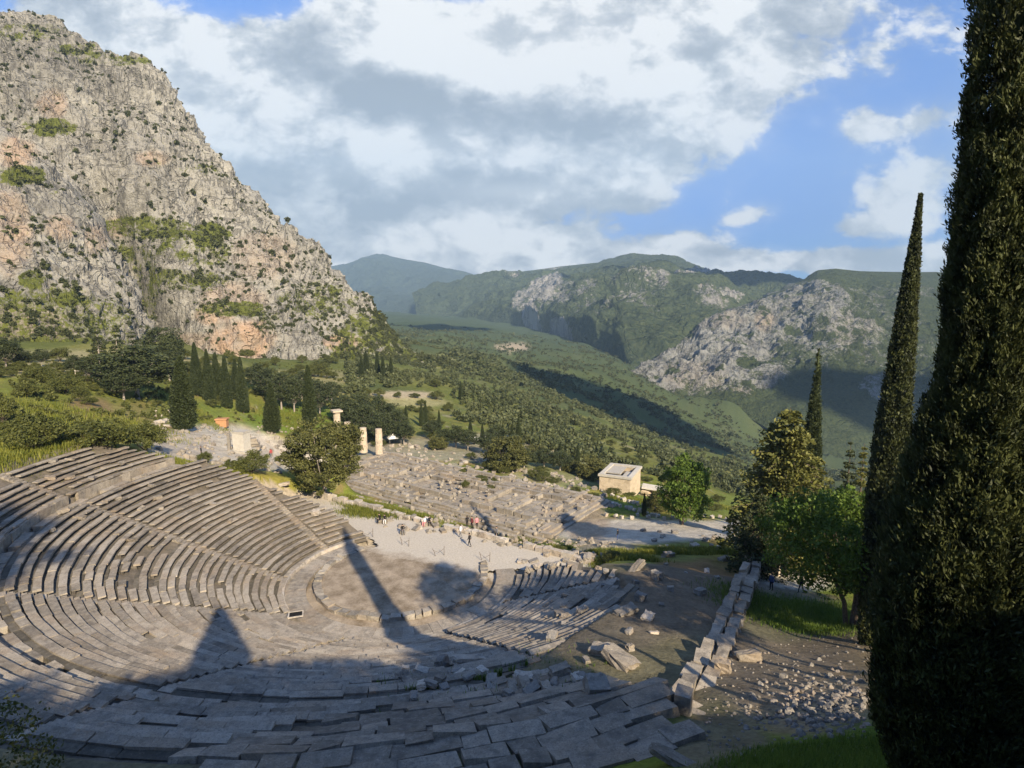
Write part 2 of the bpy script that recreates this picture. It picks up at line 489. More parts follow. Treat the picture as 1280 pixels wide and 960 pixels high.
for (px, py, rx, ry, col, k) in [
    (275, 556, 75, 26, GRAVEL, 0.95), (355, 572, 60, 16, GRAVEL, 0.9), (225, 560, 45, 22, (0.36, 0.31, 0.25), 0.8), (330, 560, 40, 14, (0.40, 0.345, 0.28), 0.7), (430, 560, 60, 20, (0.33, 0.29, 0.24), 0.7),
    (285, 603, 48, 17, DRY, 0.9), (300, 612, 40, 10, (0.22, 0.15, 0.085), 0.6),
    (790, 664, 110, 16, GRAVEL, 0.95), (905, 662, 60, 12, GRAVEL, 0.9), (760, 690, 40, 14, (0.35, 0.29, 0.22), 0.8), (735, 655, 26, 26, (0.33, 0.25, 0.17), 0.8),
    (985, 728, 55, 14, (0.40, 0.37, 0.32), 0.85),
    (850, 745, 100, 50, DIRT, 0.95), (680, 800, 90, 22, (0.10, 0.095, 0.045), 0.6), (740, 795, 80, 25, (0.13, 0.10, 0.06), 0.7),
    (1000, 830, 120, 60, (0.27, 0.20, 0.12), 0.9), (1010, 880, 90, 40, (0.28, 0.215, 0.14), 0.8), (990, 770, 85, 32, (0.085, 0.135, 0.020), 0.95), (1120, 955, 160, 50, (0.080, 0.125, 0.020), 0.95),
    (900, 930, 60, 40, (0.18, 0.14, 0.10), 0.8),
    (485, 640, 50, 14, (0.13, 0.17, 0.03), 0.95), (780, 700, 40, 14, (0.16, 0.18, 0.04), 0.9), (850, 690, 40, 12, (0.17, 0.18, 0.05), 0.8), (790, 625, 40, 14, (0.11, 0.15, 0.03), 0.9), (900, 632, 40, 14, (0.13, 0.16, 0.035), 0.9),
    (660, 548, 22, 7, (0.42, 0.22, 0.12), 0.9), (505, 494, 45, 5, (0.42, 0.34, 0.24), 0.75), (520, 503, 40, 6, (0.30, 0.27, 0.14), 0.7), (540, 452, 30, 8, (0.26, 0.24, 0.13), 0.7), (640, 434, 22, 5, (0.42, 0.33, 0.24), 0.7),
    (600, 560, 130, 18, (0.30, 0.265, 0.21), 0.7), (700, 590, 70, 22, (0.24, 0.23, 0.13), 0.6), (480, 530, 60, 14, (0.13, 0.14, 0.05), 0.6),
    (90, 500, 110, 45, (0.155, 0.165, 0.038), 0.7), (180, 520, 60, 18, (0.22, 0.18, 0.07), 0.7), (110, 510, 30, 14, (0.22, 0.15, 0.08), 0.8), (365, 525, 60, 18, (0.115, 0.165, 0.026), 0.85), (245, 515, 60, 16, (0.16, 0.19, 0.04), 0.7),
    (100, 455, 180, 17, (0.30, 0.26, 0.15), 0.8), (380, 472, 80, 10, (0.26, 0.23, 0.12), 0.7), (30, 572, 60, 14, (0.12, 0.15, 0.03), 0.9),
]:
    c = mixc(c, col, blob(px, py, rx, ry) * k)
# bare earth around and under the seats
rr_, aa_ = polar(GX, GY)
tA = GX * TA[0] + GY * TA[1]; tB = GX * TB[0] + GY * TB[1]
c = mixc(c, (0.34, 0.285, 0.22), ((tA < EDGE + 0.3) & (tA > -3) & (tB > -33) & (tB < 19) & (rr_ < 34)) * 0.95)
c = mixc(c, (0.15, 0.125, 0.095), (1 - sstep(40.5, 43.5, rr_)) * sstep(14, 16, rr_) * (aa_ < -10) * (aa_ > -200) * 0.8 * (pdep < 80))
mb = MB().grid(GP, flip=True)
M['ground'] = vcol_mat('earth_and_meadow', scale=0.6, var=0.62, bstr=0.8, bdist=0.3)
struct('ground', mb.mesh('ground', M['ground'], True, {'Col': c.reshape(-1, 3)}))
# ------------------------------------------------------------------ the theatre
UP = np.array([0, 0, 1.0])
def arc_boxes(mb, r0, r1, z0, z1, a0, a1, jr=0, jz=0, tilt=0, jit=0, m=0):
    """wedge boxes between radii and angles (degrees, arrays): true arc pieces with jitter"""
    a0, a1 = np.asarray(a0, float), np.asarray(a1, float)
    N = len(a0)
    r0 = r0 + np.zeros(N) + jr; r1 = r1 + np.zeros(N) + jr
    z0 = z0 + np.zeros(N); z1 = z1 + np.zeros(N) + jz
    ra, rb = np.radians(a0), np.radians(a1)
    tl = np.zeros(N) + tilt
    v = np.empty((N, 8, 3))
    for k, (rad, an, zz, sg) in enumerate([(r0, ra, z0, 0), (r0, rb, z0, 0), (r1, rb, z0, 0), (r1, ra, z0, 0), (r0, ra, z1, -1), (r0, rb, z1, 1), (r1, rb, z1, 1), (r1, ra, z1, -1)]):
        v[:, k, 0] = rad * np.cos(an); v[:, k, 1] = rad * np.sin(an); v[:, k, 2] = zz + sg * tl
    if jit: v += rng.normal(size=v.shape) * jit
    q = np.array([[0, 3, 2, 1], [4, 5, 6, 7], [0, 1, 5, 4], [1, 2, 6, 5], [2, 3, 7, 6], [3, 0, 4, 7]])
    f = (np.arange(N)[:, None, None] * 8 + q[None]).reshape(-1, 4)
    mb.add(v.reshape(-1, 3), f, m)

STAIRS = [-213, -176, -139, -102, -65, -28]
STW = 0.85
theatre = thing('ancient_theatre', 'large ruined stone amphitheatre with curved rows of grey seats around its round stage', 'theatre', (0, 0, 0))

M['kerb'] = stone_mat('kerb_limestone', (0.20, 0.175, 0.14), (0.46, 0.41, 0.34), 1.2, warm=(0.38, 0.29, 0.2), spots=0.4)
M['footway'] = stone_mat('dirt_shade_footway', (0.075, 0.066, 0.052), (0.19, 0.165, 0.13), 1.0, dark=(0.05, 0.045, 0.035), spots=0.4)  # dirt tone, darkened further to paint the shadow in the sunk trench
M['riser'] = stone_mat('weathered_shade_riser', (0.075, 0.065, 0.055), (0.15, 0.13, 0.105), 1.0, dark=(0.04, 0.035, 0.03), spots=0.4)  # weathered stone with the shade under the lip put into its colour
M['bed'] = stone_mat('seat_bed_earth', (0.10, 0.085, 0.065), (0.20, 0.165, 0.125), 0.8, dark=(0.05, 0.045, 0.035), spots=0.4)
# earth and rubble under the seats
b = MB()
rs = np.concatenate([np.arange(12.0, 32.2, 0.4), np.arange(32.3, 40.6, 0.4)])
na = 320
P = np.empty((len(rs), na, 3))
for k, r in enumerate(rs):
    an = np.radians(np.linspace(aL(r), aR(r), na))
    P[k, :, 0] = r * np.cos(an); P[k, :, 1] = r * np.sin(an)
    P[k, :, 2] = prof(r) - 0.42
P[:, :, 2] += 0.10 * fbm(P * 1.3, 3) - 0.0
b.grid(P)
# skirt down to the ground at both ends
for col, fl in ((0, True), (na - 1, False)):
    e = P[:, col]
    lo = e.copy(); lo[:, 2] = lo[:, 2] - 4.0
    b.grid(np.stack([e, lo], 1), flip=fl)
e = P[-1]; lo = e.copy(); lo[:, 2] -= 3
b.grid(np.stack([e, lo], 1))
link('seat_bed', b.mesh('seat_bed', M['bed'], True), theatre)

def ruin(r, a):
    """0 = intact, 1 = gone; grows ragged towards the right end and in the upper rows"""
    q = np.zeros_like(a)
    q += 0.9 * (1 - sstep(0, 7, aR(r) - a)) * (0.25 + 0.75 * sstep(16, 24, r))
    q += 0.5 * (1 - sstep(0, 3.5, a - aL(r)))
    return q

WEDGES = [thing('seating_wedge', 'x', 'x') for _ in range(7)]
for w_ in WEDGES:
    w_.parent = theatre
    del w_['label'], w_['category']
for i in range(NROW):
    r, z = row_r(i), row_z(i)
    d = 0.735 if i < 27 else 0.76
    lim0, lim1 = aL(r), aR(r)
    edges = [lim0] + [s for s in STAIRS if lim0 + 1 < s < lim1 - 1] + [lim1]
    A0, A1, WJ, ZJ = [], [], [], []
    for k in range(len(edges) - 1):
        w = np.degrees(STW / 2 / r)
        s0 = edges[k] + (w if k > 0 else 0); s1 = edges[k + 1] - (w if k < len(edges) - 2 else 0)
        s0 += rng.normal() * 0.12 * 57 / r; s1 += rng.normal() * 0.12 * 57 / r
        wr, wz = rng.normal() * 0.045, rng.normal() * 0.012
        a = s0
        while a < s1 - 0.3 * 57 / r:
            L = np.degrees(rng.uniform(1.2, 3.2) / r)
            e = min(a + L, s1)
            if s1 - e < np.degrees(0.5 / r): e = s1
            A0.append(a); A1.append(e - np.degrees(rng.uniform(0.01, 0.06) / r)); WJ.append(wr); ZJ.append(wz)
            a = e
    A0, A1, WJ, ZJ = map(np.array, (A0, A1, WJ, ZJ))
    mid = (A0 + A1) / 2
    worn = 0.5 + 0.5 * np.clip(2 * fbm(xyz(r * np.cos(np.radians(mid)) / 5, r * np.sin(np.radians(mid)) / 5), 3), -1, 1)
    slabbed = (r > 33.8) & (mid > -91 + np.maximum(0, 38 - r) * 3.0)
    gone = slabbed | (rng.random(len(mid)) < np.clip(0.015 + ruin(r, mid) + 0.10 * (worn > 0.8) + (0.05 if i >= 27 else 0), 0, 0.97))
    A0, A1, mid, worn, WJ, ZJ = [q[~gone] for q in (A0, A1, mid, worn, WJ, ZJ)]
    which = np.searchsorted(STAIRS, mid)
    for wk in range(7):
        sel = which == wk
        n = int(sel.sum())
        if n == 0: continue
        a0, a1, wn_ = A0[sel], A1[sel], worn[sel]
        b = MB()
        loose = 0.8 + 1.5 * (wn_ > 0.62) + 0.5 * (i >= 27)
        jr = rng.normal(size=n) * 0.03 * loose + WJ[sel]
        jz = rng.normal(size=n) * 0.014 * loose + ZJ[sel]
        tl = rng.normal(size=n) * 0.012 * loose
        # lip of the seat, standing proud of an undercut riser; sunk footway behind it
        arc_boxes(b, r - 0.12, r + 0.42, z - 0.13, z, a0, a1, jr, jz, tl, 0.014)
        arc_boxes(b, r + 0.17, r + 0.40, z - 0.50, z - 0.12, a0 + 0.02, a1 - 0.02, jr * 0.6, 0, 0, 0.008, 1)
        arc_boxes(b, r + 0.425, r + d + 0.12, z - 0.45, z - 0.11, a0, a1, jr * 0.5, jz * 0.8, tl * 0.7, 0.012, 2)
        link('seat_row', b.mesh('seat_row', [M['seat'], M['riser'], M['footway']]), WEDGES[wk])

# radial stairways: two steps to each row
for s in STAIRS:
    b = MB()
    n = 0
    for i in range(NROW):
        r, z = row_r(i), row_z(i)
        if not (aL(r) + 1 < s < aR(r) - 1): continue
        if i == 27: pass
        w = np.degrees(STW / 2 / r)
        jj = rng.normal(size=4) * 0.015
        arc_boxes(b, r - 0.02, r + 0.36, z - 0.5, z - 0.19 + jj[0], [s - w + 0.05], [s + w - 0.05], jj[1], 0, jj[2], 0.015)
        arc_boxes(b, r + 0.365, r + 0.74, z - 0.5, z - 0.03 + jj[3], [s - w + 0.05], [s + w - 0.05], jj[1], 0, jj[2], 0.015)
        n += 1
    if n: link('stairway', b.mesh('stairway', M['seat']), theatre)

# big irregular slabs paving the outermost strip near the wall
b = MB()
for q in range(11):
    r0 = 34.0 + q * 0.9
    a0 = -92 + rng.uniform(0, 3) + max(0, (38 - r0)) * 3.0
    while a0 < aR(min(r0, 40)) - 1 - (2 if r0 > 40 else 0):
        L = np.degrees(rng.uniform(1.0, 2.4) / r0)
        zz = prof(min(r0, 40)) + (r0 - 40) * 0.12 * (r0 > 40) + 0.12
        if rng.random() > 0.06:
            c = np.radians(a0 + L / 2); rm_ = r0 + 0.45 + rng.normal() * .08
            b.box((rm_ * math.cos(c), rm_ * math.sin(c), zz - 0.12 + rng.normal() * 0.03), (np.radians(L) * r0 - rng.uniform(0.01, 0.08), 0.92, 0.42), c + math.pi / 2 + rng.normal() * 0.035, 0.045, 0, (rng.normal() * .012 - (0.36 if r0 < 39.6 else 0.12), rng.normal() * .02))
        a0 += L
link('outer_paving', b.mesh('outer_paving', M['seat']), theatre)

# passage between the lower and the upper seats, its back wall
b = MB()
a = -202.0; A0, A1 = [], []
while a < -67:
    L = rng.uniform(1.6, 3.2)
    A0.append(a); A1.append(a + L - 0.06); a += L
A0, A1 = np.array(A0), np.array(A1)
k = rng.random(len(A0)) > 0.22
arc_boxes(b, 32.25, 33.1, 8.6, 9.18, A0[k], A1[k], rng.normal(size=k.sum()) * .04, rng.normal(size=k.sum()) * .03, rng.normal(size=k.sum()) * .02, 0.02)
k = rng.random(len(A0)) > 0.12
arc_boxes(b, 33.3, 33.62, 8.6, 9.86, A0[k], A1[k], rng.normal(size=k.sum()) * .03, rng.normal(size=k.sum()) * .06, 0.0, 0.02)
link('passage', b.mesh('passage', M['seat']), theatre)

# orchestra: floor, kerb of single stones, gutter, ring walk, front wall of the first row
def floor_mat():
    k = NT('stage_earth')
    p = k.n('ShaderNodeNewGeometry').outputs['Position']
    mid = k.noise(p, 0.5, 6, 0.6); fine = k.noise(p, 5.0, 6, 0.7)
    brown = k.ramp(k.math('ADD', k.math('MULTIPLY', mid, .7), k.math('MULTIPLY', fine, .3)), [(0.38, (0.15, 0.115, 0.078)), (0.62, (0.36, 0.295, 0.22))])
    pale = k.ramp(fine, [(0.3, (0.34, 0.30, 0.245)), (0.7, (0.52, 0.465, 0.385))])
    d = k.n('ShaderNodeVectorMath', {0: p, 1: (0.42, 0.91, 0)}, operation='DOT_PRODUCT').outputs['Value']
    t = k.range(k.math('ADD', d, k.math('MULTIPLY', k.math('SUBTRACT', mid, .5), 5.0)), 3.6, 5.6, 0, 1)
    return k.done(k.mix(t, brown, pale), 0.95, fine, 0.4, 0.03, 0.05)
M['floor'] = floor_mat()
b = MB()
an = np.linspace(0, 2 * np.pi, 97)[:-1]
rr = np.linspace(0.0, 8.48, 24)
P = np.stack([np.outer(rr, np.cos(an)), np.outer(rr, np.sin(an)), np.zeros((24, 96))], -1)
P = np.concatenate([P, P[:, :1]], 1)
P[..., 2] = 0.02 + 0.03 * fbm(P * 0.5, 3)
P = P + np.array([-0.3, 1.0, 0.0])
b.grid(P, flip=False)
link('stage_floor', b.mesh('stage_floor', M['floor'], True), theatre)
b = MB()
a = -228.0; A0, A1 = [], []
while a < 14:
    L = np.degrees(rng.uniform(0.7, 1.5) / 8.9)
    A0.append(a); A1.append(a + L - rng.uniform(.2, 1.0)); a += L
A0, A1 = np.array(A0), np.array(A1); n = len(A0)
kq = rng.random(n) > 0.06; A0, A1 = A0[kq], A1[kq]; n = len(A0)
arc_boxes(b, 8.5, 9.3, -0.25, 0.2, A0, A1, rng.normal(size=n) * .07, rng.normal(size=n) * .05, rng.normal(size=n) * .05, 0.045)
link('kerb_ring', b.mesh('kerb_ring', M['kerb']), theatre, (-0.3, 1.0, 0))
b = MB()
def ring(r0, r1, z0, z1, a0, a1, n=120):
    an = np.radians(np.linspace(a0, a1, n)); pr = [(r0, z0), (r1, z1)]
    return np.stack([np.stack([q * np.cos(an), q * np.sin(an), np.full(n, w)], -1) for q, w in pr], 0)
b.grid(ring(7.6, 9.95, -0.12, -0.35, -228, 12)); b.grid(ring(9.95, 9.951, -0.35, 0.12, -228, 12))
link('gutter', b.mesh('gutter', M['floor'], True), theatre)
b = MB()
a = -230.0; A0, A1 = [], []
while a < 10:
    L = np.degrees(rng.uniform(0.8, 1.6) / 11.5)
    A0.append(a); A1.append(a + L - 0.1); a += L
A0, A1 = np.array(A0), np.array(A1); n = len(A0)
arc_boxes(b, 9.95, 11.98, -0.3, 0.13, A0, A1, 0, rng.normal(size=n) * .012, 0, 0.008)
link('ring_walk', b.mesh('ring_walk', M['seat']), theatre)
b = MB()
k = (A0 < -150) | ((A0 > -60) & (A0 < -20) & (rng.random(n) < .5))
arc_boxes(b, 12.0, 12.22, -0.2, 0.50, A0[k], A1[k], 0, rng.normal(size=k.sum()) * .03, 0, 0.01)
link('parapet', b.mesh('parapet', M['pale_stone']), theatre)

# terrace floor between the stage and the edge wall
b = MB()
u = np.linspace(-29.5, 17.0, 120); v = np.linspace(-1.0, EDGE - 0.2, 44)
U, V = np.meshgrid(u, v, indexing='ij')
P = np.stack([U * TB[0] + V * TA[0], U * TB[1] + V * TA[1], 0 * U], -1)
P[..., 2] = -0.02 + 0.04 * fbm(P * 0.4, 4)
M['terrace'] = M['floor']
rin = np.hypot(P[..., 0], P[..., 1])
a_, b_ = P.shape[:2]
i, j = np.meshgrid(np.arange(a_ - 1), np.arange(b_ - 1), indexing='ij')
f = np.stack([i * b_ + j, (i + 1) * b_ + j, (i + 1) * b_ + j + 1, i * b_ + j + 1], -1).reshape(-1, 4)
keepf = (rin.ravel()[f] > 8.2).all(1)
inn = rin.ravel()
ztmp = P.reshape(-1, 3)
ang = np.where(np.degrees(np.arctan2(ztmp[:, 1], ztmp[:, 0])) > 90, np.degrees(np.arctan2(ztmp[:, 1], ztmp[:, 0])) - 360, np.degrees(np.arctan2(ztmp[:, 1], ztmp[:, 0])))
seatzone = (inn > 8.6) & (ang < aR(inn) + 2) & (ang > aL(inn) - 2)
keepf &= ~seatzone[f].any(1)
b.add(ztmp, f[keepf])
struct('terrace_pavement', b.mesh('terrace_pavement', M['terrace'], True))

def unit(v): return v / (np.linalg.norm(v, axis=-1, keepdims=True) + 1e-9)
# ------------------------------------------------------------------ loose stones
def rock_mesh(name, seed, blocky=0.6, mat='rubble'):
    import bmesh
    g = np.random.default_rng(seed)
    bm = bmesh.new()
    bmesh.ops.create_cube(bm, size=1.0)
    bmesh.ops.subdivide_edges(bm, edges=bm.edges[:], cuts=3, use_grid_fill=True)
    o = g.uniform(0, 50, 3)
    for v in bm.verts:
        p = np.array(v.co)
        s = p / (np.linalg.norm(p) + 1e-6) * 0.58
        p = p * blocky + s * (1 - blocky)
        p = p * (1 + 0.22 * fbm((p * 2.0 + o)[None], 3)[0]) + 0.03 * g.normal(size=3)
        v.co = p
    me = bpy.data.meshes.new(name)
    bm.to_mesh(me); bm.free()
    me.materials.append(M[mat])
    return me
ROCKS = [rock_mesh('fallen_block', k, bl, mt) for k, (bl, mt) in enumerate([(0.9, 'seat'), (0.8, 'rubble'), (0.55, 'rubble'), (0.95, 'seat'), (0.4, 'rubble'), (0.85, 'pale_stone')])]
def put_rock(p, size, label, group=None, name='fallen_block', k=None, rz=None, sink=0.3, cat='stone block', tilt=0.15):
    o = link(name, ROCKS[k if k is not None else int(rng.integers(0, 6))])
    o.location = (float(p[0]), float(p[1]), float(p[2]) + size[2] * (0.5 - sink))
    o.scale = [float(q) * 0.78 for q in size]
    o.rotation_euler = (rng.normal() * tilt, rng.normal() * tilt, rng.uniform(0, 6.28) if rz is None else rz)
    return tag(o, label, cat, group)
def seat_z(x, y):
    r, a = polar(np.array(x), np.array(y))
    if aL(r) < a < aR(r) and r > 12: return float(prof(r))
    return gz(x, y)
def surf_at(px, py, tmin=10):
    """meets the seating or the ground"""
    P = CAM + ray(px, py)[None] * _T[:, None]
    g = ground(P[:, 0], P[:, 1])
    r, a = polar(P[:, 0], P[:, 1])
    ins = (aL(r) < a) & (a < aR(r)) & (r > 12) & (r < 40)
    g = np.where(ins, prof(r), g)
    k = np.where(P[:, 2] < g)[0][0]
    t = (_T[k] + _T[k - 1]) / 2
    p = CAM + ray(px, py) * t
    return np.array([p[0], p[1], seat_z(p[0], p[1])]), t

# ------------------------------------------------------------------ right-hand retaining wall
W0, W1 = np.array([38.0, 0.8]), np.array([17.2, -40.0])
wl = thing('retaining_wall', 'long stepped stone wall running up the right end of the seats', 'wall', (27.5, -19.5, 0))
WZ = np.interp
def wall_top(t): return np.interp(t, [0, 0.06, 0.4, 0.62, 0.85, 1.0], [3.9, 3.7, 6.3, 8.4, 11.2, 12.5])
wd = (W1 - W0) / np.linalg.norm(W1 - W0); wlen = np.linalg.norm(W1 - W0); wn = np.array([-wd[1], wd[0]])
ang = math.atan2(wd[1], wd[0])
lower, cope = MB(), MB()
for lane, off in ((0, -0.42), (1, 0.42)):
    s = 0.0
    while s < wlen:
        L = rng.uniform(0.9, 2.0)
        t = (s + L / 2) / wlen
        top = wall_top(t) + rng.normal() * 0.10 - (0.4 if rng.random() < 0.3 else 0) - (0.3 if lane else 0)
        c = W0 + wd * (s + L / 2) + wn * off
        h = 1.7
        nb = 4
        for q in range(nb):
            hh = 0.55
            tgt = cope if q == 0 else lower
            tgt.box((c[0] + rng.normal() * .03, c[1] + rng.normal() * .03, top - hh / 2 - q * 0.56), (L - rng.uniform(.03, .2), rng.uniform(.62, .84), hh), ang + rng.normal() * 0.06, 0.055, 0, (rng.normal() * .02, rng.normal() * .02))
        s += L
off3 = (27.5, -19.5, 0)
link('wall_courses', lower.mesh('wall_courses', M['seat'], off=off3), wl)
link('coping', cope.mesh('coping', M['seat'], off=off3), wl)
# end pier with the pale upright slab
pier = thing('stone_pier', 'stepped pile of big grey blocks at the far end of the wall', 'pier', (38.6, 1.6, 1.4))
for q, (dx, dy, z0, sx, sy, sz) in enumerate([(0, 0, 0.5, 2.4, 2.2, 1.0), (0.05, 0.2, 1.45, 2.2, 1.9, 0.8), (0.1, 0.5, 2.25, 1.9, 1.5, 0.75), (-0.5, -1.7, 0.9, 1.7, 1.4, 0.9)]):
    link('block', MB().box((dx, dy, z0), (sx, sy, sz), ang + 0.05 * q, 0.06).mesh('block', M['pale_stone'] if q == 2 else M['seat']), pier)
p, t = hit(941, 738)
sl = link('upright_slab', MB().box((0, 0, 1.0), (0.35, 0.9, 2.6), 0.5, 0.05).mesh('upright_slab', M['column']))
sl.location = (39.0, -1.9, gz(39.0, -1.9))
tag(sl, 'tall pale slab standing upright against the far end of the wall', 'slab')
# post and slabs by the near end of the wall
p, t = at(858, 925, 25.5), 25.5
st = link('upright_post', MB().box((0, 0, 0.2), (0.85, 0.6, 2.6), ang, 0.05).mesh('upright_post', M['rubble']))
st.location = (18.9, -36.9, 11.6)
tag(st, 'squat stone post with a sunlit top at the near end of the wall', 'post')
for (px, py, sz, lb) in [(935, 815, (1.9, 0.8, 0.7), 'long low grey block lying on the dirt below the dark grass'), (903, 830, (0.7, 1.0, 0.9), 'upright grey stump block beside the middle of the wall'), (848, 945, (0.7, 2.4, 0.3), 'long flat slab leaning at the near foot of the wall')]:
    p, t = hit(px, py + 10)
    put_rock(p, sz, lb, k=0, rz=0.1 if sz[0] > 1 else ang, sink=0.15)

# big pieces singled out
for (px, py, sz, k, lb) in [
    (553, 832, (1.0, 0.8, 1.0), 2, 'rounded pale boulder beside the sunlit slab at the top of the lower seats'),
    (586, 830, (2.3, 0.75, 0.7), 5, 'long sunlit slab at the top of the lower seats'),
    (655, 852, (1.1, 0.9, 0.6), 5, 'orange brown sunlit block on the grassy passage'),
    (615, 858, (1.5, 0.7, 0.5), 1, 'flat pale block left of the orange brown one'),
    (527, 842, (1.0, 0.7, 0.6), 5, 'pale square block left of the rounded boulder'),
    (507, 845, (0.5, 0.5, 0.9), 5, 'narrow upright pale stone at the left end of the block line'),
    (775, 826, (2.6, 1.4, 0.8), 0, 'broad grey slab lying in the middle of the brown hollow'),
    (752, 817, (1.6, 1.0, 0.7), 3, 'grey slab resting against the broad slab in the hollow'),
    (745, 862, (1.3, 1.1, 0.9), 1, 'block with a sunlit corner near the paved slabs'),
    (700, 846, (1.2, 0.7, 0.8), 3, 'tilted grey block on the grassy passage near the wall'),
    (795, 714, (2.6, 0.9, 0.6), 0, 'long dark slab on the yellow grass at the hollow rim'),
    (835, 697, (2.3, 0.8, 0.9), 3, 'big dark squared block behind the long dark slab'),
    (875, 740, (1.2, 0.9, 0.8), 2, 'rounded grey stone alone on the brown earth'),
    (820, 722, (1.2, 0.9, 1.0), 1, 'pointed grey stone at the upper edge of the hollow'),
    (735, 706, (1.5, 1.2, 1.3), 2, 'big pale block at the outer end of the lowest seats'),
    (905, 700, (1.6, 1.0, 0.7), 1, 'grey block beside the pier at the hollow rim'),
    (783, 768, (2.0, 1.0, 0.6), 3, 'flat grey slab at the left rim of the hollow'),
    (800, 752, (1.0, 0.8, 0.9), 1, 'upright grey stone at the left rim of the hollow'),
    (700, 770, (1.8, 1.0, 0.5), 0, 'slab pushed out of line at the right end of the seats'),
    (690, 800, (1.1, 0.8, 0.7), 1, 'cracked grey block at the corner above the dark grass'),
]:
    p, t = surf_at(px, py)
    put_rock(p, sz, lb, k=k, sink=0.25)
p, t = surf_at(437, 782)
hat = thing('drain_hatch', 'dark square opening in the paving just below the round stage', 'hatch', (p[0], p[1], 0.5), 0.3)
M['dark'] = plain_mat('opening_shade_black', (0.012, 0.011, 0.010), 1.0)
hat.location = (-8.3, -9.0, 0.90)
link('cover', MB().box((0, 0, 0.03), (1.1, 0.8, 0.06)).mesh('cover', M['dark']), hat)  # solid near-black plate, its colour stands for the shade inside
fr = MB()
for d in ((0, .48, 1.3, .12), (0, -.48, 1.3, .12), (.62, 0, .12, .84), (-.62, 0, .12, .84)):
    fr.box((d[0], d[1], 0.03), (d[2], d[3], 0.12), 0, 0.01)
link('rim', fr.mesh('rim', M['pale_stone']), hat)

def inpoly_scatter(n, x0, x1, y0, y1):
    return [(rng.uniform(x0, x1), rng.uniform(y0, y1)) for _ in range(n)]
G1 = 'grey blocks strewn over the hollow right of the seats'
for (px, py) in inpoly_scatter(34, 700, 930, 705, 830):
    if py > 700 + (940 - px) * 0.62 + 20 or px + (py - 700) * 0.45 > 930: continue
    p, t = surf_at(px, py)
    put_rock(p, np.array([rng.uniform(.5, 1.3), rng.uniform(.4, .9), rng.uniform(.3, .7)]) * rng.choice([0.6, 0.8, 1.0]), 'loose grey block on the brown earth between seats and wall', G1)
G2 = 'squared blocks in a line along the grassy passage'
for k in range(26):
    px = 500 + k * 9.5 + rng.uniform(-4, 4); py = 845 + 12 * math.sin(k * 0.5) + rng.uniform(-6, 14) + (k * 0.4)
    p, t = surf_at(px, py)
    put_rock(p, (rng.uniform(.6, 1.2), rng.uniform(.45, .7), rng.uniform(.35, .5)), 'squared block lying along the grassy passage above the lower seats', G2)
G3 = 'pale stones heaped along the stage edge beyond the kerb'
for k in range(22):
    px = 615 + k * 5.8; py = 700 + rng.uniform(-8, 8) + (k % 3) * 3
    p, t = surf_at(px, py)
    put_rock(p, (rng.uniform(.8, 1.5), rng.uniform(.6, 1.0), rng.uniform(.5, .9)), 'pale block heaped at the right end of the stage terrace', G3, k=[0, 1, 5, 2][k % 4])
G4 = 'loose blocks on the upper left seats'
for (px, py) in inpoly_scatter(26, 60, 400, 570, 680):
    p, t = surf_at(px, py)
    if t > 80 or polar(p[0], p[1])[0] < 20: continue
    put_rock(p, (rng.uniform(.6, 1.2), rng.uniform(.4, .8), rng.uniform(.3, .5)), 'loose block displaced on the upper left seats', G4, k=[0, 3, 1][int(rng.integers(3))])
# rubble patches nobody could count
def rubble(name, pts, s0, s1, mat):
    import bmesh
    b = MB(); n = len(pts); which = rng.integers(0, 5, n)
    for k in range(5):
        g = np.random.default_rng(200 + k)
        bm = bmesh.new(); bmesh.ops.create_icosphere(bm, subdivisions=2, radius=1.0)
        V = np.array([v.co[:] for v in bm.verts]); F = np.array([[v.index for v in f.verts] for f in bm.faces]); bm.free()
        pl = unit(g.normal(size=(9, 3)))
        for q in pl: V = V - np.maximum(V @ q - g.uniform(0.5, 0.75), 0)[:, None] * q     # knock corners off
        V = V * g.uniform(0.7, 1.15, 3) + 0.05 * g.normal(size=V.shape)
        P = np.asarray(pts)[which == k]; m = len(P)
        if m == 0: continue
        Q = np.linalg.qr(rng.normal(size=(m, 3, 3)))[0]
        S = rng.uniform(s0, s1, (m, 1, 1)) * 1.25
        VV = (V[None] * S) @ Q + P[:, None]
        b.add(VV.reshape(-1, 3), (F[None] + (np.arange(m) * len(V))[:, None, None]).reshape(-1, 3))
    return struct(name, b.mesh(name, M[mat]), 'stuff')
pts = []
while len(pts) < 360:
    px, py = rng.normal(1035, 42), rng.normal(880, 20)
    if px < 1088 and py < 925:
        q = hit(px, py)[0]; pts.append(q)
rubble('rubble', np.array(pts), 0.05, 0.19, 'rubble')
pts = []
for _ in range(500):
    px, py = rng.uniform(880, 1085), rng.uniform(795, 955)
    q = hit(px, py)[0]; pts.append(q)
rubble('gravel', np.array(pts), 0.02, 0.09, 'rubble')

# ------------------------------------------------------------------ edge wall of the terrace
tw = thing('terrace_wall', 'low wall of squared pale blocks along the back of the stage terrace', 'wall', (0, 16, 0))
for seg, (b0, b1, hh, gap) in enumerate([(-30, -17.5, 0.75, 0.03), (-17.5, -4, 0.45, 0.2), (-4, 16.5, 0.5, 0.12)]):
    b = MB(); s = b0
    while s < b1:
        L = rng.uniform(0.8, 1.7)
        if rng.random() > gap:
            h = hh * rng.uniform(0.75, 1.25)
            A = EDGE + 0.25 + rng.normal() * 0.08
            c = TA * A + TB * (s + L / 2)
            b.box((c[0], c[1] - 16, h / 2 - 0.25), (L - 0.07, 0.7, h + 0.5), math.atan2(TB[1], TB[0]) + rng.normal() * .05, 0.05)
        s += L
    link('wall_section', b.mesh('wall_section', M['pale_stone']), tw)
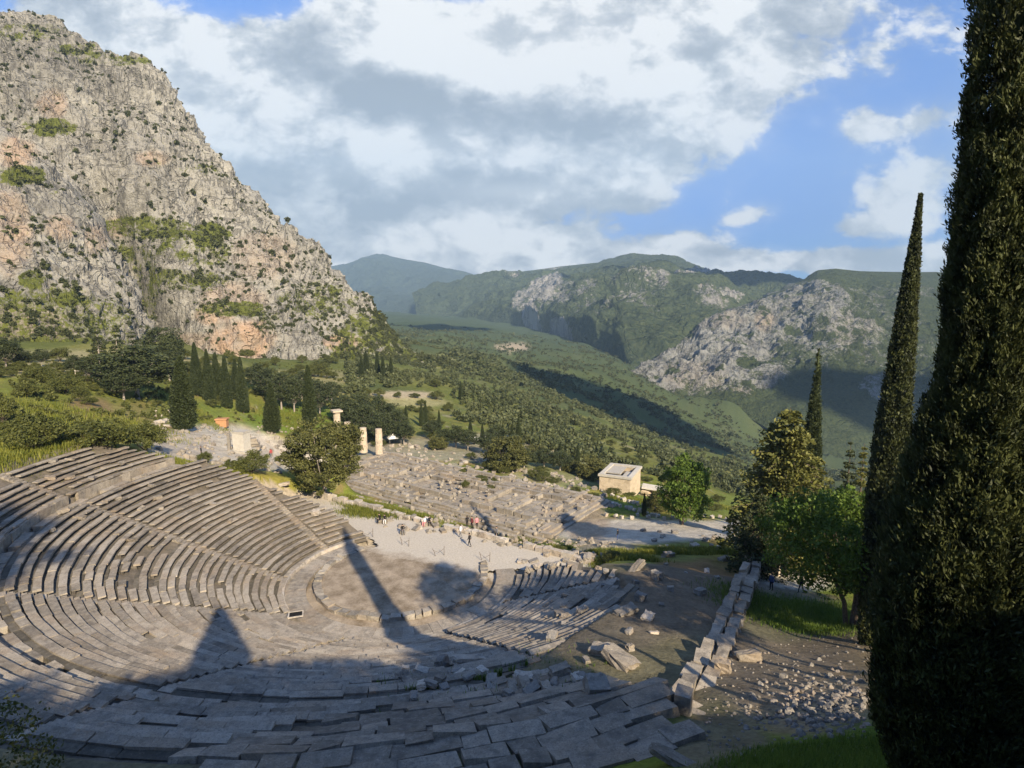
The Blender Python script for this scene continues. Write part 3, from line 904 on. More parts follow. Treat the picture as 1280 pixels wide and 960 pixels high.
# retaining face below the terrace and the bank of stage ruins
b = MB()
for q in range(3):
    s = -2.0
    while s < 16.5:
        L = rng.uniform(0.9, 1.9); c = TA * (EDGE + 0.7 + q * 0.55) + TB * (s + L / 2)
        if rng.random() > 0.15 * q:
            b.box((c[0], c[1] - 16, -0.8 - q * 0.75), (L - 0.06, 0.9, 1.1), math.atan2(TB[1], TB[0]), 0.06)
        s += L
link('lower_courses', b.mesh('lower_courses', M['seat']), tw)
# ------------------------------------------------------------------ temple ruin
TC = np.array([-2.0, 62.0, -10.4]); TU = np.array([0.81, -0.588]); TV = np.array([0.588, 0.81])
ta = math.atan2(TU[1], TU[0])
temple = thing('temple_ruin', 'long stone temple foundation of low block walls below the theatre', 'temple ruin', TC, ta)
b = MB()
# stepped platform
for k, (hu, hv, z) in enumerate([(33, 13.0, 0.35), (32.2, 12.2, 0.75), (31.4, 11.4, 1.15)]):
    for side in range(4):
        L = (hu if side < 2 else hv) * 2
        s = -L / 2
        while s < L / 2:
            l = min(rng.uniform(1.2, 2.2), L / 2 - s)
            if rng.random() > 0.05:
                if side < 2: c, d = (s + l / 2, (hv - 0.5) * (1 if side else -1)), (l - 0.05, 1.0)
                else: c, d = ((hu - 0.5) * (1 if side == 3 else -1), s + l / 2), (1.0, l - 0.05)
                b.box((c[0], c[1], z - 0.4 + rng.normal() * 0.02), (d[0], d[1], 0.8), 0, 0.025)
            s += l
link('platform_steps', b.mesh('platform_steps', M['temple']), temple)
b = MB()
for i in range(30):
    for j in range(11):
        u0, v0 = -30 + i * 2.0 + 1, -10.4 + j * 1.9 + 0.95
        r_ = rng.random()
        h = 0.95 + rng.normal() * 0.05
        if -8 < u0 < 12 and -5 < v0 < 3: h = 0.25
        elif r_ < 0.10: h = rng.uniform(.35, .7)
        b.box((u0, v0, h / 2), (2.0 - rng.uniform(.03, .35), 1.9 - rng.uniform(.03, .3), h), rng.normal() * .02, 0.05)
link('floor_slabs', b.mesh('floor_slabs', M['temple']), temple)
def wall_line(v=None, u=None, a=-30, e=30, h=0.8, w=0.9, gap=0.15, z=1.1):
    b = MB(); s = a
    while s < e:
        l = rng.uniform(1.4, 3.0)
        if rng.random() > gap * 0.7:
            hh = h * rng.uniform(0.7, 1.15)
            if v is not None: b.box((s + l / 2, v + rng.normal() * .04, z + hh / 2 - 0.15), (l - rng.uniform(.05, .3), w, hh + 0.3), 0, 0.04)
            else: b.box((u + rng.normal() * .04, s + l / 2, z + hh / 2 - 0.15), (w, l - rng.uniform(.05, .3), hh + 0.3), 0, 0.04)
        s += l
    link('foundation_wall', b.mesh('foundation_wall', M['temple']), temple)
for v, h, g, a, e in [(-10.6, 0.55, .2, -31, 31), (-6.2, 1.0, .22, -26, 24), (-5.0, 0.5, .3, -26, 24), (6.0, 0.9, .25, -26, 26), (4.9, 0.5, .35, -26, 20), (10.6, 0.6, .25, -31, 31)]:
    wall_line(v=v, h=h * .75, gap=g + .22, a=a, e=e)
for u, h, g, a, e in [(-26, 0.8, .2, -6, 6), (-14, 0.9, .3, -5, 5), (13, 0.8, .3, -5, 5), (20, 0.7, .2, -6, 6), (26.5, 0.7, .25, -10, 10), (30, 0.5, .3, -10, 10)]:
    wall_line(u=u, h=h * .75, gap=g + .22, a=a, e=e)
# lower terraces of walls towards the stage (post sockets show as gaps)
b = MB()
for k, (v, z) in enumerate([(-14.0, -0.1), (-15.6, 0.35), (-17.4, 0.8), (-19.5, 1.3)]):
    s = -30 + k * 2
    while s < 33:
        l = rng.uniform(0.8, 1.9)
        if rng.random() > 0.24:
            b.box((s + l / 2, v + rng.normal() * .16, z - 0.6 + rng.normal() * .1), (l - rng.uniform(.08, .35), 1.2, 1.5 + rng.normal() * .08), 0, 0.06)
        s += l
link('lower_wall', b.mesh('lower_wall', M['temple']), temple)

# columns
def column(name, p, drums, r, label, cap=True, dh=1.25):
    t = thing(name, label, 'column', p)
    z = -0.1
    for k in range(drums):
        rr = r * (1 - 0.022 * k)
        hh = dh * rng.uniform(0.9, 1.1)
        b = MB()
        n = 20
        a = np.arange(n * 2) / (n * 2) * 2 * np.pi
        prof_ = rr * (1 - 0.05 * (np.arange(n * 2) % 2)) * (1 + 0.02 * rng.normal(size=n * 2))
        zz = np.array([z, z + 0.04, z + hh - 0.05, z + hh])
        sc = np.array([0.96, 1, 1, 0.96])
        P = np.stack([np.outer(sc, prof_ * np.cos(a)), np.outer(sc, prof_ * np.sin(a)), np.repeat(zz[:, None], n * 2, 1)], -1)
        P = np.concatenate([P, P[:, :1]], 1)
        P[..., :2] += rng.normal(size=2) * 0.03
        b.grid(P, flip=True)
        top = np.vstack([P[-1, :-1], [[P[-1, :, 0].mean(), P[-1, :, 1].mean(), z + hh]]])
        m_ = n * 2
        b.add(top, np.stack([np.arange(m_), (np.arange(m_) + 1) % m_, np.full(m_, m_)], -1))
        link('drum', b.mesh('drum', M['column']), t)
        z += hh
    if cap:
        b = MB()
        b.tube([(0, 0, z), (0, 0, z + 0.25), (0, 0, z + 0.5)], [r * 0.86, r * 1.0, r * 1.22], 20)
        b.box((0, 0, z + 0.72), (r * 2.5, r * 2.5, 0.42), 0.6, 0.03)
        link('capital', b.mesh('capital', M['column']), t)
    return t
def base_at(px, py, depth):
    return at(px, py, depth)
cols = [(423, 570, 510, 9, 1.0, 'tallest temple column, with its capital, furthest left behind the round tree', True),
        (436, 568, 527, 6, 0.9, 'broken column half hidden right beside the tall one with the capital', False),
        (455, 565, 532, 6, 0.95, 'worn temple column just right of the round tree', False),
        (474, 567, 534, 6, 0.95, 'rightmost of the broken temple columns, at the corner of the foundation', False)]
for (px, py, top, n, r, lb, cp) in cols:
    # the column stands on the platform where its sight line meets it
    zb = TC[2] + 1.1
    q = ray(px, py); t = (zb - CAM[2]) / q[2]; p = CAM + q * t
    hgt = at(px, top, t)[2] - zb
    column('temple_column', p, n, r * t / 155, lb, cp, (hgt - (0.93 if cp else 0)) / n)

# treasury: small square building, broken flat top
p, t = hit(775, 616)
S = t / FOC
tre = thing('treasury_house', 'small square cream stone house with a broken white roof below the temple', 'house', (p[0], p[1], p[2] - 0.5), 0)
u = np.array([0.93, -0.36]); tre.rotation_euler[2] = math.atan2(-0.42, 0.9)
Wd, Dp, Ht = 38 * S, 54 * S, 27 * S + 0.5
b = MB()
for side in range(4):
    rows = 10
    for q in range(rows):
        L = Wd if side % 2 == 0 else Dp - 1.2
        s = -L / 2
        while s < L / 2 - 0.01:
            l = min(rng.uniform(0.8, 1.6), L / 2 - s)
            hh = Ht / rows
            if side % 2 == 0: c, d = (s + l / 2, (Dp / 2 - 0.3) * (1 if side else -1)), (l - .012, 0.6)
            else: c, d = ((Wd / 2 - 0.3) * (1 if side == 1 else -1), s + l / 2), (0.6, l - .012)
            b.box((c[0], c[1], hh * (q + 0.5)), (d[0], d[1], hh - 0.012), 0, 0.006)
            s += l
link('wall', b.mesh('wall', M['treasury']), tre)
M['marble'] = stone_mat('white_marble', (0.32, 0.29, 0.245), (0.50, 0.46, 0.39), 0.8, dark=(0.4, 0.37, 0.32), spots=0.2)
b = MB()
for side, sg in ((0, 1), (0, -1), (1, 1), (1, -1)):
    if side == 0: b.box((0, sg * (Dp / 2 - 0.25), Ht + 0.25), (Wd + 0.6, 0.95, 0.5), 0, 0.03)
    else: b.box((sg * (Wd / 2 - 0.25), 0, Ht + 0.22), (0.95, Dp - 1.46, 0.46), 0, 0.03)
link('cornice', b.mesh('cornice', M['marble']), tre)
b = MB().box((-Wd * 0.18, Dp * 0.1, Ht + 0.1), (Wd * 0.5, Dp * 0.62, 0.25), 0, 0.03)
b.box((Wd * 0.30, -Dp * 0.1, Ht - 0.2), (Wd * 0.3, Dp * 0.5, 0.2), 0, 0.03)
link('roof_slab', b.mesh('roof_slab', M['marble']), tre)
b = MB().box((0, 0, Ht - 1.0), (Wd - 1.3, Dp - 1.3, 0.2))
link('ceiling', b.mesh('ceiling', M['bed']), tre)

# low ruin right of the house
p, t = hit(820, 622)
ru = thing('ruined_hut', 'low pinkish ruin wall right of the small square house', 'ruin', p, -0.4)
b = MB()
for k in range(26):
    b.box((rng.uniform(-3.5, 3.5), rng.uniform(-1.5, 1.5), rng.uniform(0.2, 1.6)), (rng.uniform(.9, 1.8), rng.uniform(.7, 1.2), rng.uniform(.5, .9)), rng.normal() * .2, 0.08)
link('wall', b.mesh('wall', M['treasury']), ru)
b = MB().box((-0.6, 0.2, 2.3), (5.5, 3.0, 0.25), 0.05, 0.08, 0, (0.12, 0.05))
link('roof', b.mesh('roof', M['marble']), ru)

# rows of white blocks near the house and the path
G5 = 'white blocks set in rows on the grass by the square house'
for k in range(22):
    px, py = 765 + (k % 11) * 5.6 + rng.uniform(-2, 2), 622 + (k // 11) * 9 + (k % 11) * 1.6
    p, t = hit(px, py); put_rock(p, (rng.uniform(.7, 1.1), .7, rng.uniform(.7, 1.2)), 'white squared block standing in a row on the grass by the square house', G5, k=5, sink=.15)
G6 = 'white blocks lining the far side of the path'
for k in range(16):
    px, py = 760 + k * 10 + rng.uniform(-3, 3), 648 + rng.uniform(-3, 3)
    p, t = hit(px, py); put_rock(p, (.8, .7, .8), 'white block lining the far side of the pale path', G6, k=5, sink=.15)
G7 = 'tan stones tumbled along the near side of the path'
for k in range(30):
    px, py = rng.uniform(800, 945), rng.uniform(664, 690)
    p, t = hit(px, py); put_rock(p, np.array([1, .8, .7]) * rng.uniform(.5, 1.3), 'tan tumbled stone on the near side of the pale path', G7)
G8 = 'stones tumbled between the stage edge and the temple'
for k in range(50):
    px = rng.uniform(480, 760); py = 648 + (px - 480) * 0.16 + rng.uniform(-16, 10)
    p, t = hit(px, py); put_rock(p, np.array([1.2, .9, .7]) * rng.uniform(.5, 1.1), 'stone tumbled on the bank between the stage edge and the temple', G8)
G9 = 'pale blocks scattered beyond the temple foundation'
for k in range(50):
    px = rng.uniform(480, 760); py = 556 + (px - 480) * 0.2 + rng.uniform(-6, 18)
    p, t = hit(px, py); put_rock(p, np.array([1.5, 1.1, 1.0]) * rng.uniform(.5, 1.2), 'pale block scattered on the ground beyond the temple', G9, k=[1, 5, 0][k % 3])

# excavation area at the upper left
p, t = hit(303, 566); S = t / FOC
ped = thing('statue_pedestal', 'tall white stone pedestal in the middle of the bare excavation', 'pedestal', p, -0.25)
link('base', MB().box((0, 0, 0.25), (3.4, 2.8, 0.7), 0, 0.04).mesh('base', M['marble']), ped)
link('shaft', MB().box((0, 0, 2.0), (2.1, 1.8, 3.0), 0, 0.04).mesh('shaft', M['marble']), ped)
link('cap', MB().box((0, 0, 3.65), (2.3, 2.0, 0.34), 0, 0.04).mesh('cap', M['marble']), ped)
p2 = p + np.array([-2.6, 0.8, 0])
ph = link('dark_stele', MB().box((0, 0, 1.4), (0.5, 0.5, 2.9), 0.2, 0.03).mesh('dark_stele', M['rubble']))
ph.location = (p2[0], p2[1], gz(p2[0], p2[1])); tag(ph, 'thin dark upright stele just left of the white pedestal', 'stele')
p, t = hit(313, 561)
po = thing('block_pile', 'stepped pile of grey slabs right of the white pedestal', 'block pile', p, 0.2)
for k in range(4): link('slab', MB().box((rng.normal() * .2, rng.normal() * .2, 0.3 + 0.5 * k), (3.4 - .5 * k, 2.2 - .3 * k, 0.45), 0.1 * k, 0.05).mesh('slab', M['temple']), po)
M['orange'] = plain_mat('orange_clay_brick', (0.42, 0.22, 0.11), 0.8)
p, t = hit(278, 533)
kk = thing('small_hut', 'little orange brick hut with a flat tiled roof among the cypresses', 'hut', p, 0.15)
link('wall', MB().box((0, 0, 0.9), (2.6, 2.0, 2.0), 0, 0.03).mesh('wall', M['orange']), kk)
link('roof', MB().box((0, 0, 2.05), (3.0, 2.4, 0.25), 0, 0.04).mesh('roof', M['orange']), kk)
G10 = 'pale stones around the bare excavation'
for k in range(40):
    px, py = rng.uniform(195, 370), rng.uniform(532, 592)
    p, t = hit(px, py); put_rock(p, np.array([1.3, 1.0, .7]) * rng.uniform(.4, 1.1), 'pale stone lying around the bare excavation', G10, k=[1, 5, 0, 2][k % 4])
G11 = 'white blocks on the grass beside the left cypress'
for k in range(30):
    px, py = rng.uniform(190, 225), rng.uniform(512, 540)
    p, t = hit(px, py); put_rock(p, np.array([1.6, 1.1, .8]) * rng.uniform(.5, 1.0), 'white block on the grass left of the near cypress', G11, k=5)
# white bench and blocks at the left horn of the seats
for (px, py, sz, lb) in [(352, 607, (3.2, 0.9, 0.6), 'long white block at the upper left end of the lower seats'), (340, 616, (1.6, 1.0, .6), 'short white block beside the long white one at the seats'), (395, 640, (1.2, 1.0, .8), 'squared block where the seats meet the terrace wall')]:
    p, t = surf_at(px, py); put_rock(p, sz, lb, k=5, rz=-0.2, sink=0.1)
# two white tents far below the columns
M['canvas'] = plain_mat('white_canvas', (0.72, 0.70, 0.66), 0.7, 0.08)
for (px, py, lb) in [(493, 556, 'white ticket tent left of the green bush beyond the temple'), (590, 557, 'small white tent among trees beyond the temple')]:
    p, t = hit(px, py)
    tt = thing('white_tent', lb, 'tent', p, 0.4)
    b = MB()
    for k in ((-1.6, -1.6), (1.6, -1.6), (1.6, 1.6), (-1.6, 1.6)): b.tube([(k[0], k[1], -.2), (k[0], k[1], 2.3)], [.06, .06], 5)
    link('post_frame', b.mesh('post_frame', M['rubble']), tt)
    v = np.array([[-2, -2, 2.2], [2, -2, 2.2], [2, 2, 2.2], [-2, 2, 2.2], [0, 0, 3.6]])
    link('canopy', MB().add(v, [[0, 1, 4], [1, 2, 4], [2, 3, 4], [3, 0, 4]]).add(v * [1, 1, 1] - [0, 0, .5], [[0, 1, 1], ][:0] or np.zeros((0, 3), int)).mesh('canopy', M['canvas']), tt)

def stones(n, fn):
    out = []
    for _ in range(n):
        px, py = fn(); out.append(hit(px, py)[0])
    return np.array(out)
rubble('rubble', stones(260, lambda: (lambda px: (px, 556 + (px - 480) * 0.2 + rng.uniform(-8, 22)))(rng.uniform(470, 770))), 0.25, 0.75, 'temple')
rubble('rubble', stones(220, lambda: (lambda px: (px, 648 + (px - 480) * 0.16 + rng.uniform(-16, 12)))(rng.uniform(480, 770))), 0.18, 0.5, 'temple')
rubble('rubble', stones(200, lambda: (rng.uniform(195, 375), rng.uniform(532, 592))), 0.2, 0.6, 'temple')

w_ = rng.uniform(-30, 30, 420); q_ = rng.uniform(-21, 11, 420)
rubble('rubble', np.stack([TC[0] + w_ * TU[0] + q_ * TV[0], TC[1] + w_ * TU[1] + q_ * TV[1], np.where(q_ > -12.5, TC[2] + 1.0, TC[2] + 0.4 - (q_ + 13) * 0.17)], -1), 0.15, 0.5, 'temple')
# ------------------------------------------------------------------ vegetation makers
def unit(v): return v / (np.linalg.norm(v, axis=-1, keepdims=True) + 1e-9)
def leaf_quads(b, pos, axis, size, width=0.5, g=rng, m=0):
    """one diamond leaf at each pos, long side along axis (with its own twist)"""
    n = len(pos)
    ax = unit(axis)
    t = unit(np.cross(ax, unit(g.normal(size=(n, 3)))))
    s = (np.asarray(size) * np.ones(n))[:, None]
    v = np.stack([pos - ax * s * 0.5, pos + t * s * width * 0.5, pos + ax * s * 0.5, pos - t * s * width * 0.5], 1)
    b.add(v.reshape(-1, 3), np.arange(n * 4).reshape(n, 4), m)

def cypress_crown(H, Rm, nclump, nleaf, leaf, seed, z0=0.4, taper=1.0, core=0.74, clump=0.16, belly=0.25, lumpy=0.0, rprof=None, kn=0.22, lw=0.45):
    g = np.random.default_rng(seed)
    b = MB()
    def rad(t):   # t 0..1 up the crown
        return Rm * (np.minimum(1, (t / 0.07 + 0.35)) ) * np.power(np.clip(1 - t, 0, 1), 0.62 * taper) * (0.86 + belly * np.sin(np.pi * np.clip(t * 1.3, 0, 1)))
    if rprof is not None:
        rad = lambda t: np.interp(t, rprof[0], rprof[1])
    o = g.uniform(0, 40, 3)
    t = 1 - np.sqrt(g.random(nclump)) * 0.999 if taper > 0.9 else g.random(nclump)
    th = g.uniform(0, 2 * np.pi, nclump)
    z = z0 + t * (H - z0)
    lump = fbm(xyz(np.cos(th) * 1.6 + o[0], np.sin(th) * 1.6 + o[1], z / Rm * 0.45), 3)
    def knob(th, z): return ridged(xyz(np.cos(th) * Rm / kn + o[0], np.sin(th) * Rm / kn, z / (kn * 1.9) + o[1]), 2)
    r = rad(t) * (1.0 + 0.34 * lump + g.normal(size=nclump) * 0.05 + lumpy * (knob(th, z) if lumpy else 0))
    c = np.stack([r * np.cos(th), r * np.sin(th), z], -1)
    outw = np.stack([np.cos(th), np.sin(th), np.full(nclump, 0.0)], -1)
    N = nclump * nleaf
    C = np.repeat(c, nleaf, 0); O = np.repeat(outw, nleaf, 0)
    sh_ = np.repeat(np.clip(rad(t) / Rm, 0.18, 1), nleaf)
    d = g.normal(size=(N, 3)) * np.array([0.6, 0.6, 1.1]) * clump * sh_[:, None]
    pos = C + d + O * (g.random((N, 1)) - 0.6) * clump
    axis = O * 0.55 + np.array([0, 0, 1.0]) + g.normal(size=(N, 3)) * 0.45
    leaf_quads(b, pos, axis, leaf * g.uniform(0.6, 1.4, N) * (0.45 + 0.55 * sh_), lw, g)
    # inner shell of the same foliage colour, added to block light
    zz = np.linspace(0, 1, 26); a = np.linspace(0, 2 * np.pi, 25)
    ZZ, AA = np.meshgrid(zz, a, indexing='ij')
    l2 = fbm(xyz(np.cos(AA) * 1.6 + o[0], np.sin(AA) * 1.6 + o[1], (z0 + ZZ * (H - z0)) / Rm * 0.45), 3)
    rr = rad(ZZ) * (core + 0.30 * l2)
    P = np.stack([rr * np.cos(AA), rr * np.sin(AA), z0 + ZZ * (H - z0) * 0.985], -1)
    P[:, -1] = P[:, 0]
    b.grid(P, flip=True)
    return b

def cypress_template(name, H, Rm, nclump, nleaf, leaf, seed, mat, label, **kw):
    t = thing(name, label, 'cypress', (0, 0, 0))
    link('crown', cypress_crown(H, Rm, nclump, nleaf, leaf, seed, **kw).mesh('crown', mat), t)
    link('trunk', MB().tube([(0, 0, -0.6), (0, 0, 0.5), (0, 0, H * 0.5)], [Rm * 0.28, Rm * 0.2, Rm * 0.1], 8).mesh('trunk', M['bark']), t)
    return t

def broadleaf(name, H, Rc, trunk_h, seed, mat, label, nclump=120, nleaf=60, leaf=0.3, clump=0.7, squash=0.75, trunk_r=None, cat='tree', bark='bark', lean=0.0, stems=1, hollow=0.45, group=None, low=-0.75):
    g = np.random.default_rng(seed)
    t = thing(name, label, cat, (0, 0, 0), group=group)
    rz = (H - trunk_h) / 2 * 1.1
    cz = H - rz
    trunk_r = trunk_r or H * 0.03
    o = g.uniform(0, 40, 3)
    d = unit(g.normal(size=(nclump * 3, 3)))
    d = d[d[:, 2] > low][:nclump]
    k = hollow + (1 - hollow) * g.random(len(d)) ** 0.5
    lump = 1 + 0.42 * fbm(d * 1.5 + o, 3)
    c = np.stack([d[:, 0] * Rc, d[:, 1] * Rc, d[:, 2] * rz * squash / 0.75], -1) * (k * lump)[:, None] + np.array([lean, 0, cz])
    n = len(c)
    tb = MB()
    for s in range(stems):
        a = s * 2.4 + 0.5
        off = np.array([math.cos(a), math.sin(a), 0]) * (0.5 * (stems > 1))
        pts = [np.array([0, 0, -0.5]) + off * 0.4, np.array([0, 0, trunk_h * 0.5]) + off * 1.0, np.array([lean * .4, 0, trunk_h]) + off * 2.0, np.array([lean, 0, cz]) + off * 3.0]
        tb.tube(pts, [trunk_r * 1.25, trunk_r, trunk_r * 0.8, trunk_r * 0.3], 8)
    for q in g.choice(n, min(n, 26), replace=False):
        base = np.array([lean * .5, 0, trunk_h * g.uniform(0.7, 1.15)])
        mid = base * 0.45 + c[q] * 0.55 + np.array([0, 0, -0.1 * H * g.random()])
        tb.tube([base, mid, c[q]], [trunk_r * 0.45, trunk_r * 0.25, trunk_r * 0.08], 5, cap=False)
    link('trunk', tb.mesh('trunk', M[bark]), t)
    b = MB()
    N = n * nleaf
    C = np.repeat(c, nleaf, 0)
    cl = np.repeat(clump * g.uniform(0.6, 1.3, n), nleaf)[:, None]
    dd = unit(g.normal(size=(N, 3))) * (g.random((N, 1)) ** 0.45) * cl * np.array([1, 1, 0.65])
    leaf_quads(b, C + dd, g.normal(size=(N, 3)) + dd * 0.8, leaf * g.uniform(0.6, 1.4, N), 0.6, g)
    link('crown', b.mesh('crown', mat), t)
    return t

def conifer(name, H, Rb, seed, mat, label, trunk_h=1.5, layers=16, per=9, nleaf=70, leaf=0.28, droop=0.25, cat='tree', sparse=0.0, power=0.8, bark='bark'):
    g = np.random.default_rng(seed)
    t = thing(name, label, cat, (0, 0, 0))
    tb, b = MB(), MB()
    tr = H * 0.018
    tb.tube([(0, 0, -0.5), (0, 0, trunk_h), (0, 0, H)], [tr * 1.3, tr, tr * 0.1], 7)
    for k in range(layers):
        f = (k + g.random() * 0.7) / layers
        z = trunk_h + f * (H - trunk_h)
        L0 = Rb * (1 - f) ** power + 0.15
        for q in range(per):
            if g.random() < sparse: continue
            a = g.uniform(0, 6.283); L = L0 * g.uniform(0.55, 1.15)
            e = np.array([math.cos(a), math.sin(a), 0])
            base = np.array([0, 0, z]); tip = base + e * L + np.array([0, 0, -droop * L + 0.1 * L * g.normal()])
            mid = (base + tip) / 2 + np.array([0, 0, 0.06 * L])
            tb.tube([base, mid, tip], [tr * .35, tr * .22, tr * .06], 4, cap=False)
            n = int(nleaf * (0.35 + 0.65 * L / Rb))
            s = g.random(n) ** 0.7
            P = base + (tip - base) * s[:, None] + np.array([0, 0, 1]) * (0.24 * L * s * (1 - s))[:, None]
            w = (0.10 + 0.26 * np.sin(np.pi * np.clip(s * 0.9 + .08, 0, 1))) * L
            sd = np.cross(e, [0, 0, 1])
            P = P + sd * (g.normal(size=n) * w * 0.62)[:, None] + np.array([0, 0, 1]) * (g.normal(size=n) * w * 0.22)[:, None]
            leaf_quads(b, P, e + g.normal(size=(n, 3)) * 0.55, leaf * g.uniform(.6, 1.4, n), 0.5, g)
    link('trunk', tb.mesh('trunk', M[bark]), t)
    link('crown', b.mesh('crown', mat), t)
    return t

def place(root, p, s=1.0, rz=None, label=None, group=None, sz=None):
    root.location = (float(p[0]), float(p[1]), float(p[2]))
    root.scale = (s, s, sz if sz else s)
    root.rotation_euler[2] = rng.uniform(0, 6.28) if rz is None else rz
    if label: root['label'] = label
    if group: root['group'] = group
    return root
_used = set()
def stamp(root, p, s=1.0, rz=None, label=None, group=None, sz=None):
    r = root if root.name not in _used else copy_tree(root)
    _used.add(root.name)
    if r is not root:
        _used.add(r.name)
        if 'group' in r and not group: del r['group']
    return place(r, p, s, rz, label, group, sz)

# ------------------------------------------------------------------ the big near cypress and its neighbours
p = at(1184, 905, 13.0); p[2] = gz(p[0], p[1]) - 0.1
BIG_P = p
big = thing('big_cypress', 'huge dark cypress filling the right edge of the view', 'cypress', p)
link('crown', cypress_crown(41.5 - p[2], 1.04, 12000, 44, 0.125, 11, z0=0.1, core=0.60, clump=0.115, lumpy=0.34, kn=0.40, lw=0.28,
     rprof=([0, .045, .16, .25, .33, .41, .575, .73, .85, .95, 1.0], [.62, 1.0, 1.20, 1.12, .84, .62, .60, .66, .50, .22, 0.0])).mesh('crown', M['cypress']), big)
link('trunk', MB().tube([(0, 0, -0.8), (0, 0, 0.5), (0, 0, 5)], [0.3, 0.22, 0.1], 9).mesh('trunk', M['bark']), big)

def at_ground(px, depth):
    q = ray(px, 480); x, y = CAM[0] + q[0] * depth, 0
    y = CAM[1] + depth / cs * 0.985
    return np.array([x, y, gz(x, y)])
lean = thing('leaning_cypress', 'tall slender leaning cypress just left of the huge dark one', 'cypress', (0, 0, 0))
tip_, low_ = at(1151, 243, 40.0), at(1108, 600, 39.5)
ax_ = (tip_ - low_) / np.linalg.norm(tip_ - low_)
lp = low_ - ax_ * 3.0
lz = gz(lp[0], lp[1]); lp = low_ - ax_ * ((low_[2] - lz) / ax_[2] + 0.3)
lean.location = lp
lean.rotation_euler = Vector(ax_).to_track_quat('Z', 'Y').to_euler()
LH = float(np.linalg.norm(tip_ - lp))
link('crown', cypress_crown(LH, 1.22, 5600, 26, 0.25, 12, z0=0.6, taper=0.85, core=0.70, clump=0.22, belly=0.2, lumpy=0.12, rprof=([0, .06, .2, .35, .5, .65, .78, .88, .95, 1.0], [.3, .5, .74, .86, .76, .58, .41, .25, .12, 0.0])).mesh('crown', M['cypress']), lean)
link('trunk', MB().tube([(0, 0, -0.8), (0, 0, 1), (0, 0, 12)], [0.4, 0.3, 0.15], 9).mesh('trunk', M['bark']), lean)

# far cypress behind the golden conifer
q = at(1012, 600, 80)
t = cypress_template('tall_cypress', 30, 1.35, 2600, 22, 0.32, 13, M['cypress_far'], 'pointed dark cypress rising behind the golden green conifer', clump=0.28)
gx, gy = q[0], q[1]; z0 = gz(gx, gy); top = at(1008, 426, 80)[2]
place(t, (gx, gy, z0 - .3), 1, 0.3, sz=(top - z0) / 30); _used.add(t.name)

t = conifer('golden_conifer', 15, 6.6, 21, M['cedar'], 'broad golden green conifer at the far end of the wall', 0.8, 22, 14, 130, 0.42, 0.12, power=0.62)
q = at(978, 660, 66); z0 = gz(q[0], q[1]); place(t, (q[0], q[1], z0 - 0.3), 1, 0.8, sz=(at(985, 502, 66)[2] - z0) / 15)
_used.add(t.name)
t = conifer('dark_conifer', 9, 3.2, 22, M['pine'], 'dark shaded conifer standing against the left side of the golden one', 0.6, 14, 11, 80, 0.34, 0.15, power=0.6)
q = at(948, 690, 60); place(t, (q[0], q[1], gz(q[0], q[1]) - .3), 1, 0.2); _used.add(t.name)
t = broadleaf('green_tree', 9.6, 6.2, 3.3, 23, M['fresh'], 'bright green leafy tree with forked trunk on the dark grass below the conifer', 230, 120, 0.24, 1.05, 0.7, 0.17, stems=3, lean=-0.9, hollow=0.35)
q, tt = hit(1062, 782); place(t, q, 1, 0.0, sz=(at(1030, 606, tt)[2] - q[2]) / 9.6); _used.add(t.name)
for k, (px, py, top, dep, lb) in enumerate([(1060, 600, 550, 90, 'small dark conifer left of the leaning cypress'), (1076, 610, 552, 84, 'narrow golden conifer touching the leaning cypress')]):
    t = conifer('small_conifer', 12, 2.0 - .5 * k, 24 + k, M['cedar'] if k else M['pine'], lb, 0.8, 16, 10, 60, 0.35, 0.1)
    q = at(px, py, dep); z0 = gz(q[0], q[1]); place(t, (q[0], q[1], z0), 1, 0.4, sz=(at(px, top, dep)[2] - z0) / 12); _used.add(t.name)

# the round oak in front of the temple
t = broadleaf('round_oak', 12.4, 6.1, 1.9, 31, M['oak'], 'big round olive green oak between the seats and the temple', 260, 120, 0.36, 1.15, 0.80, 0.36, bark='bark_pale', hollow=0.4, low=-0.9)
q = np.array([-17.2, 27.8]); z0 = gz(*q); place(t, (q[0], q[1], z0 - .2), 0.90, 0.4, sz=(at(412, 522, 92)[2] - z0) / 12.4); _used.add(t.name)
# green trees by the path and the house
t = broadleaf('green_tree', 9.5, 4.0, 1.5, 32, M['fresh'], 'bushy fresh green tree by the path right of the square house', 150, 90, 0.36, 1.0, 0.85, 0.2, hollow=0.4)
q, tt = hit(853, 656); place(t, q, 1, 0.2, sz=(at(853, 573, tt)[2] - q[2]) / 9.5); _used.add(t.name)
t = broadleaf('round_tree', 8, 5.0, 1.0, 33, M['oak'], 'dark rounded tree beyond the far edge of the temple', 150, 80, 0.42, 1.1, 0.85, 0.22, hollow=0.4)
q, tt = hit(632, 588); s = 27 * tt / FOC / 5.0; place(t, q, s, 0.3, sz=40 * tt / FOC / 8); _used.add(t.name)
ROUND = t
for (px, py, w, h, lb) in [(740, 600, 20, 28, 'dark rounded tree left of the square house'), (548, 562, 12, 16, 'small green tree beside the white ticket tent'), (822, 640, 14, 26, 'small leafy tree at the corner of the square house'), (668, 575, 20, 16, 'wide low tree near the orange earth'), (715, 590, 14, 14, 'little tree beyond the temple left of the house')]:
    q, tt = hit(px, py); stamp(ROUND, q, w * tt / FOC / 5.0, None, lb, sz=h * tt / FOC / 8)

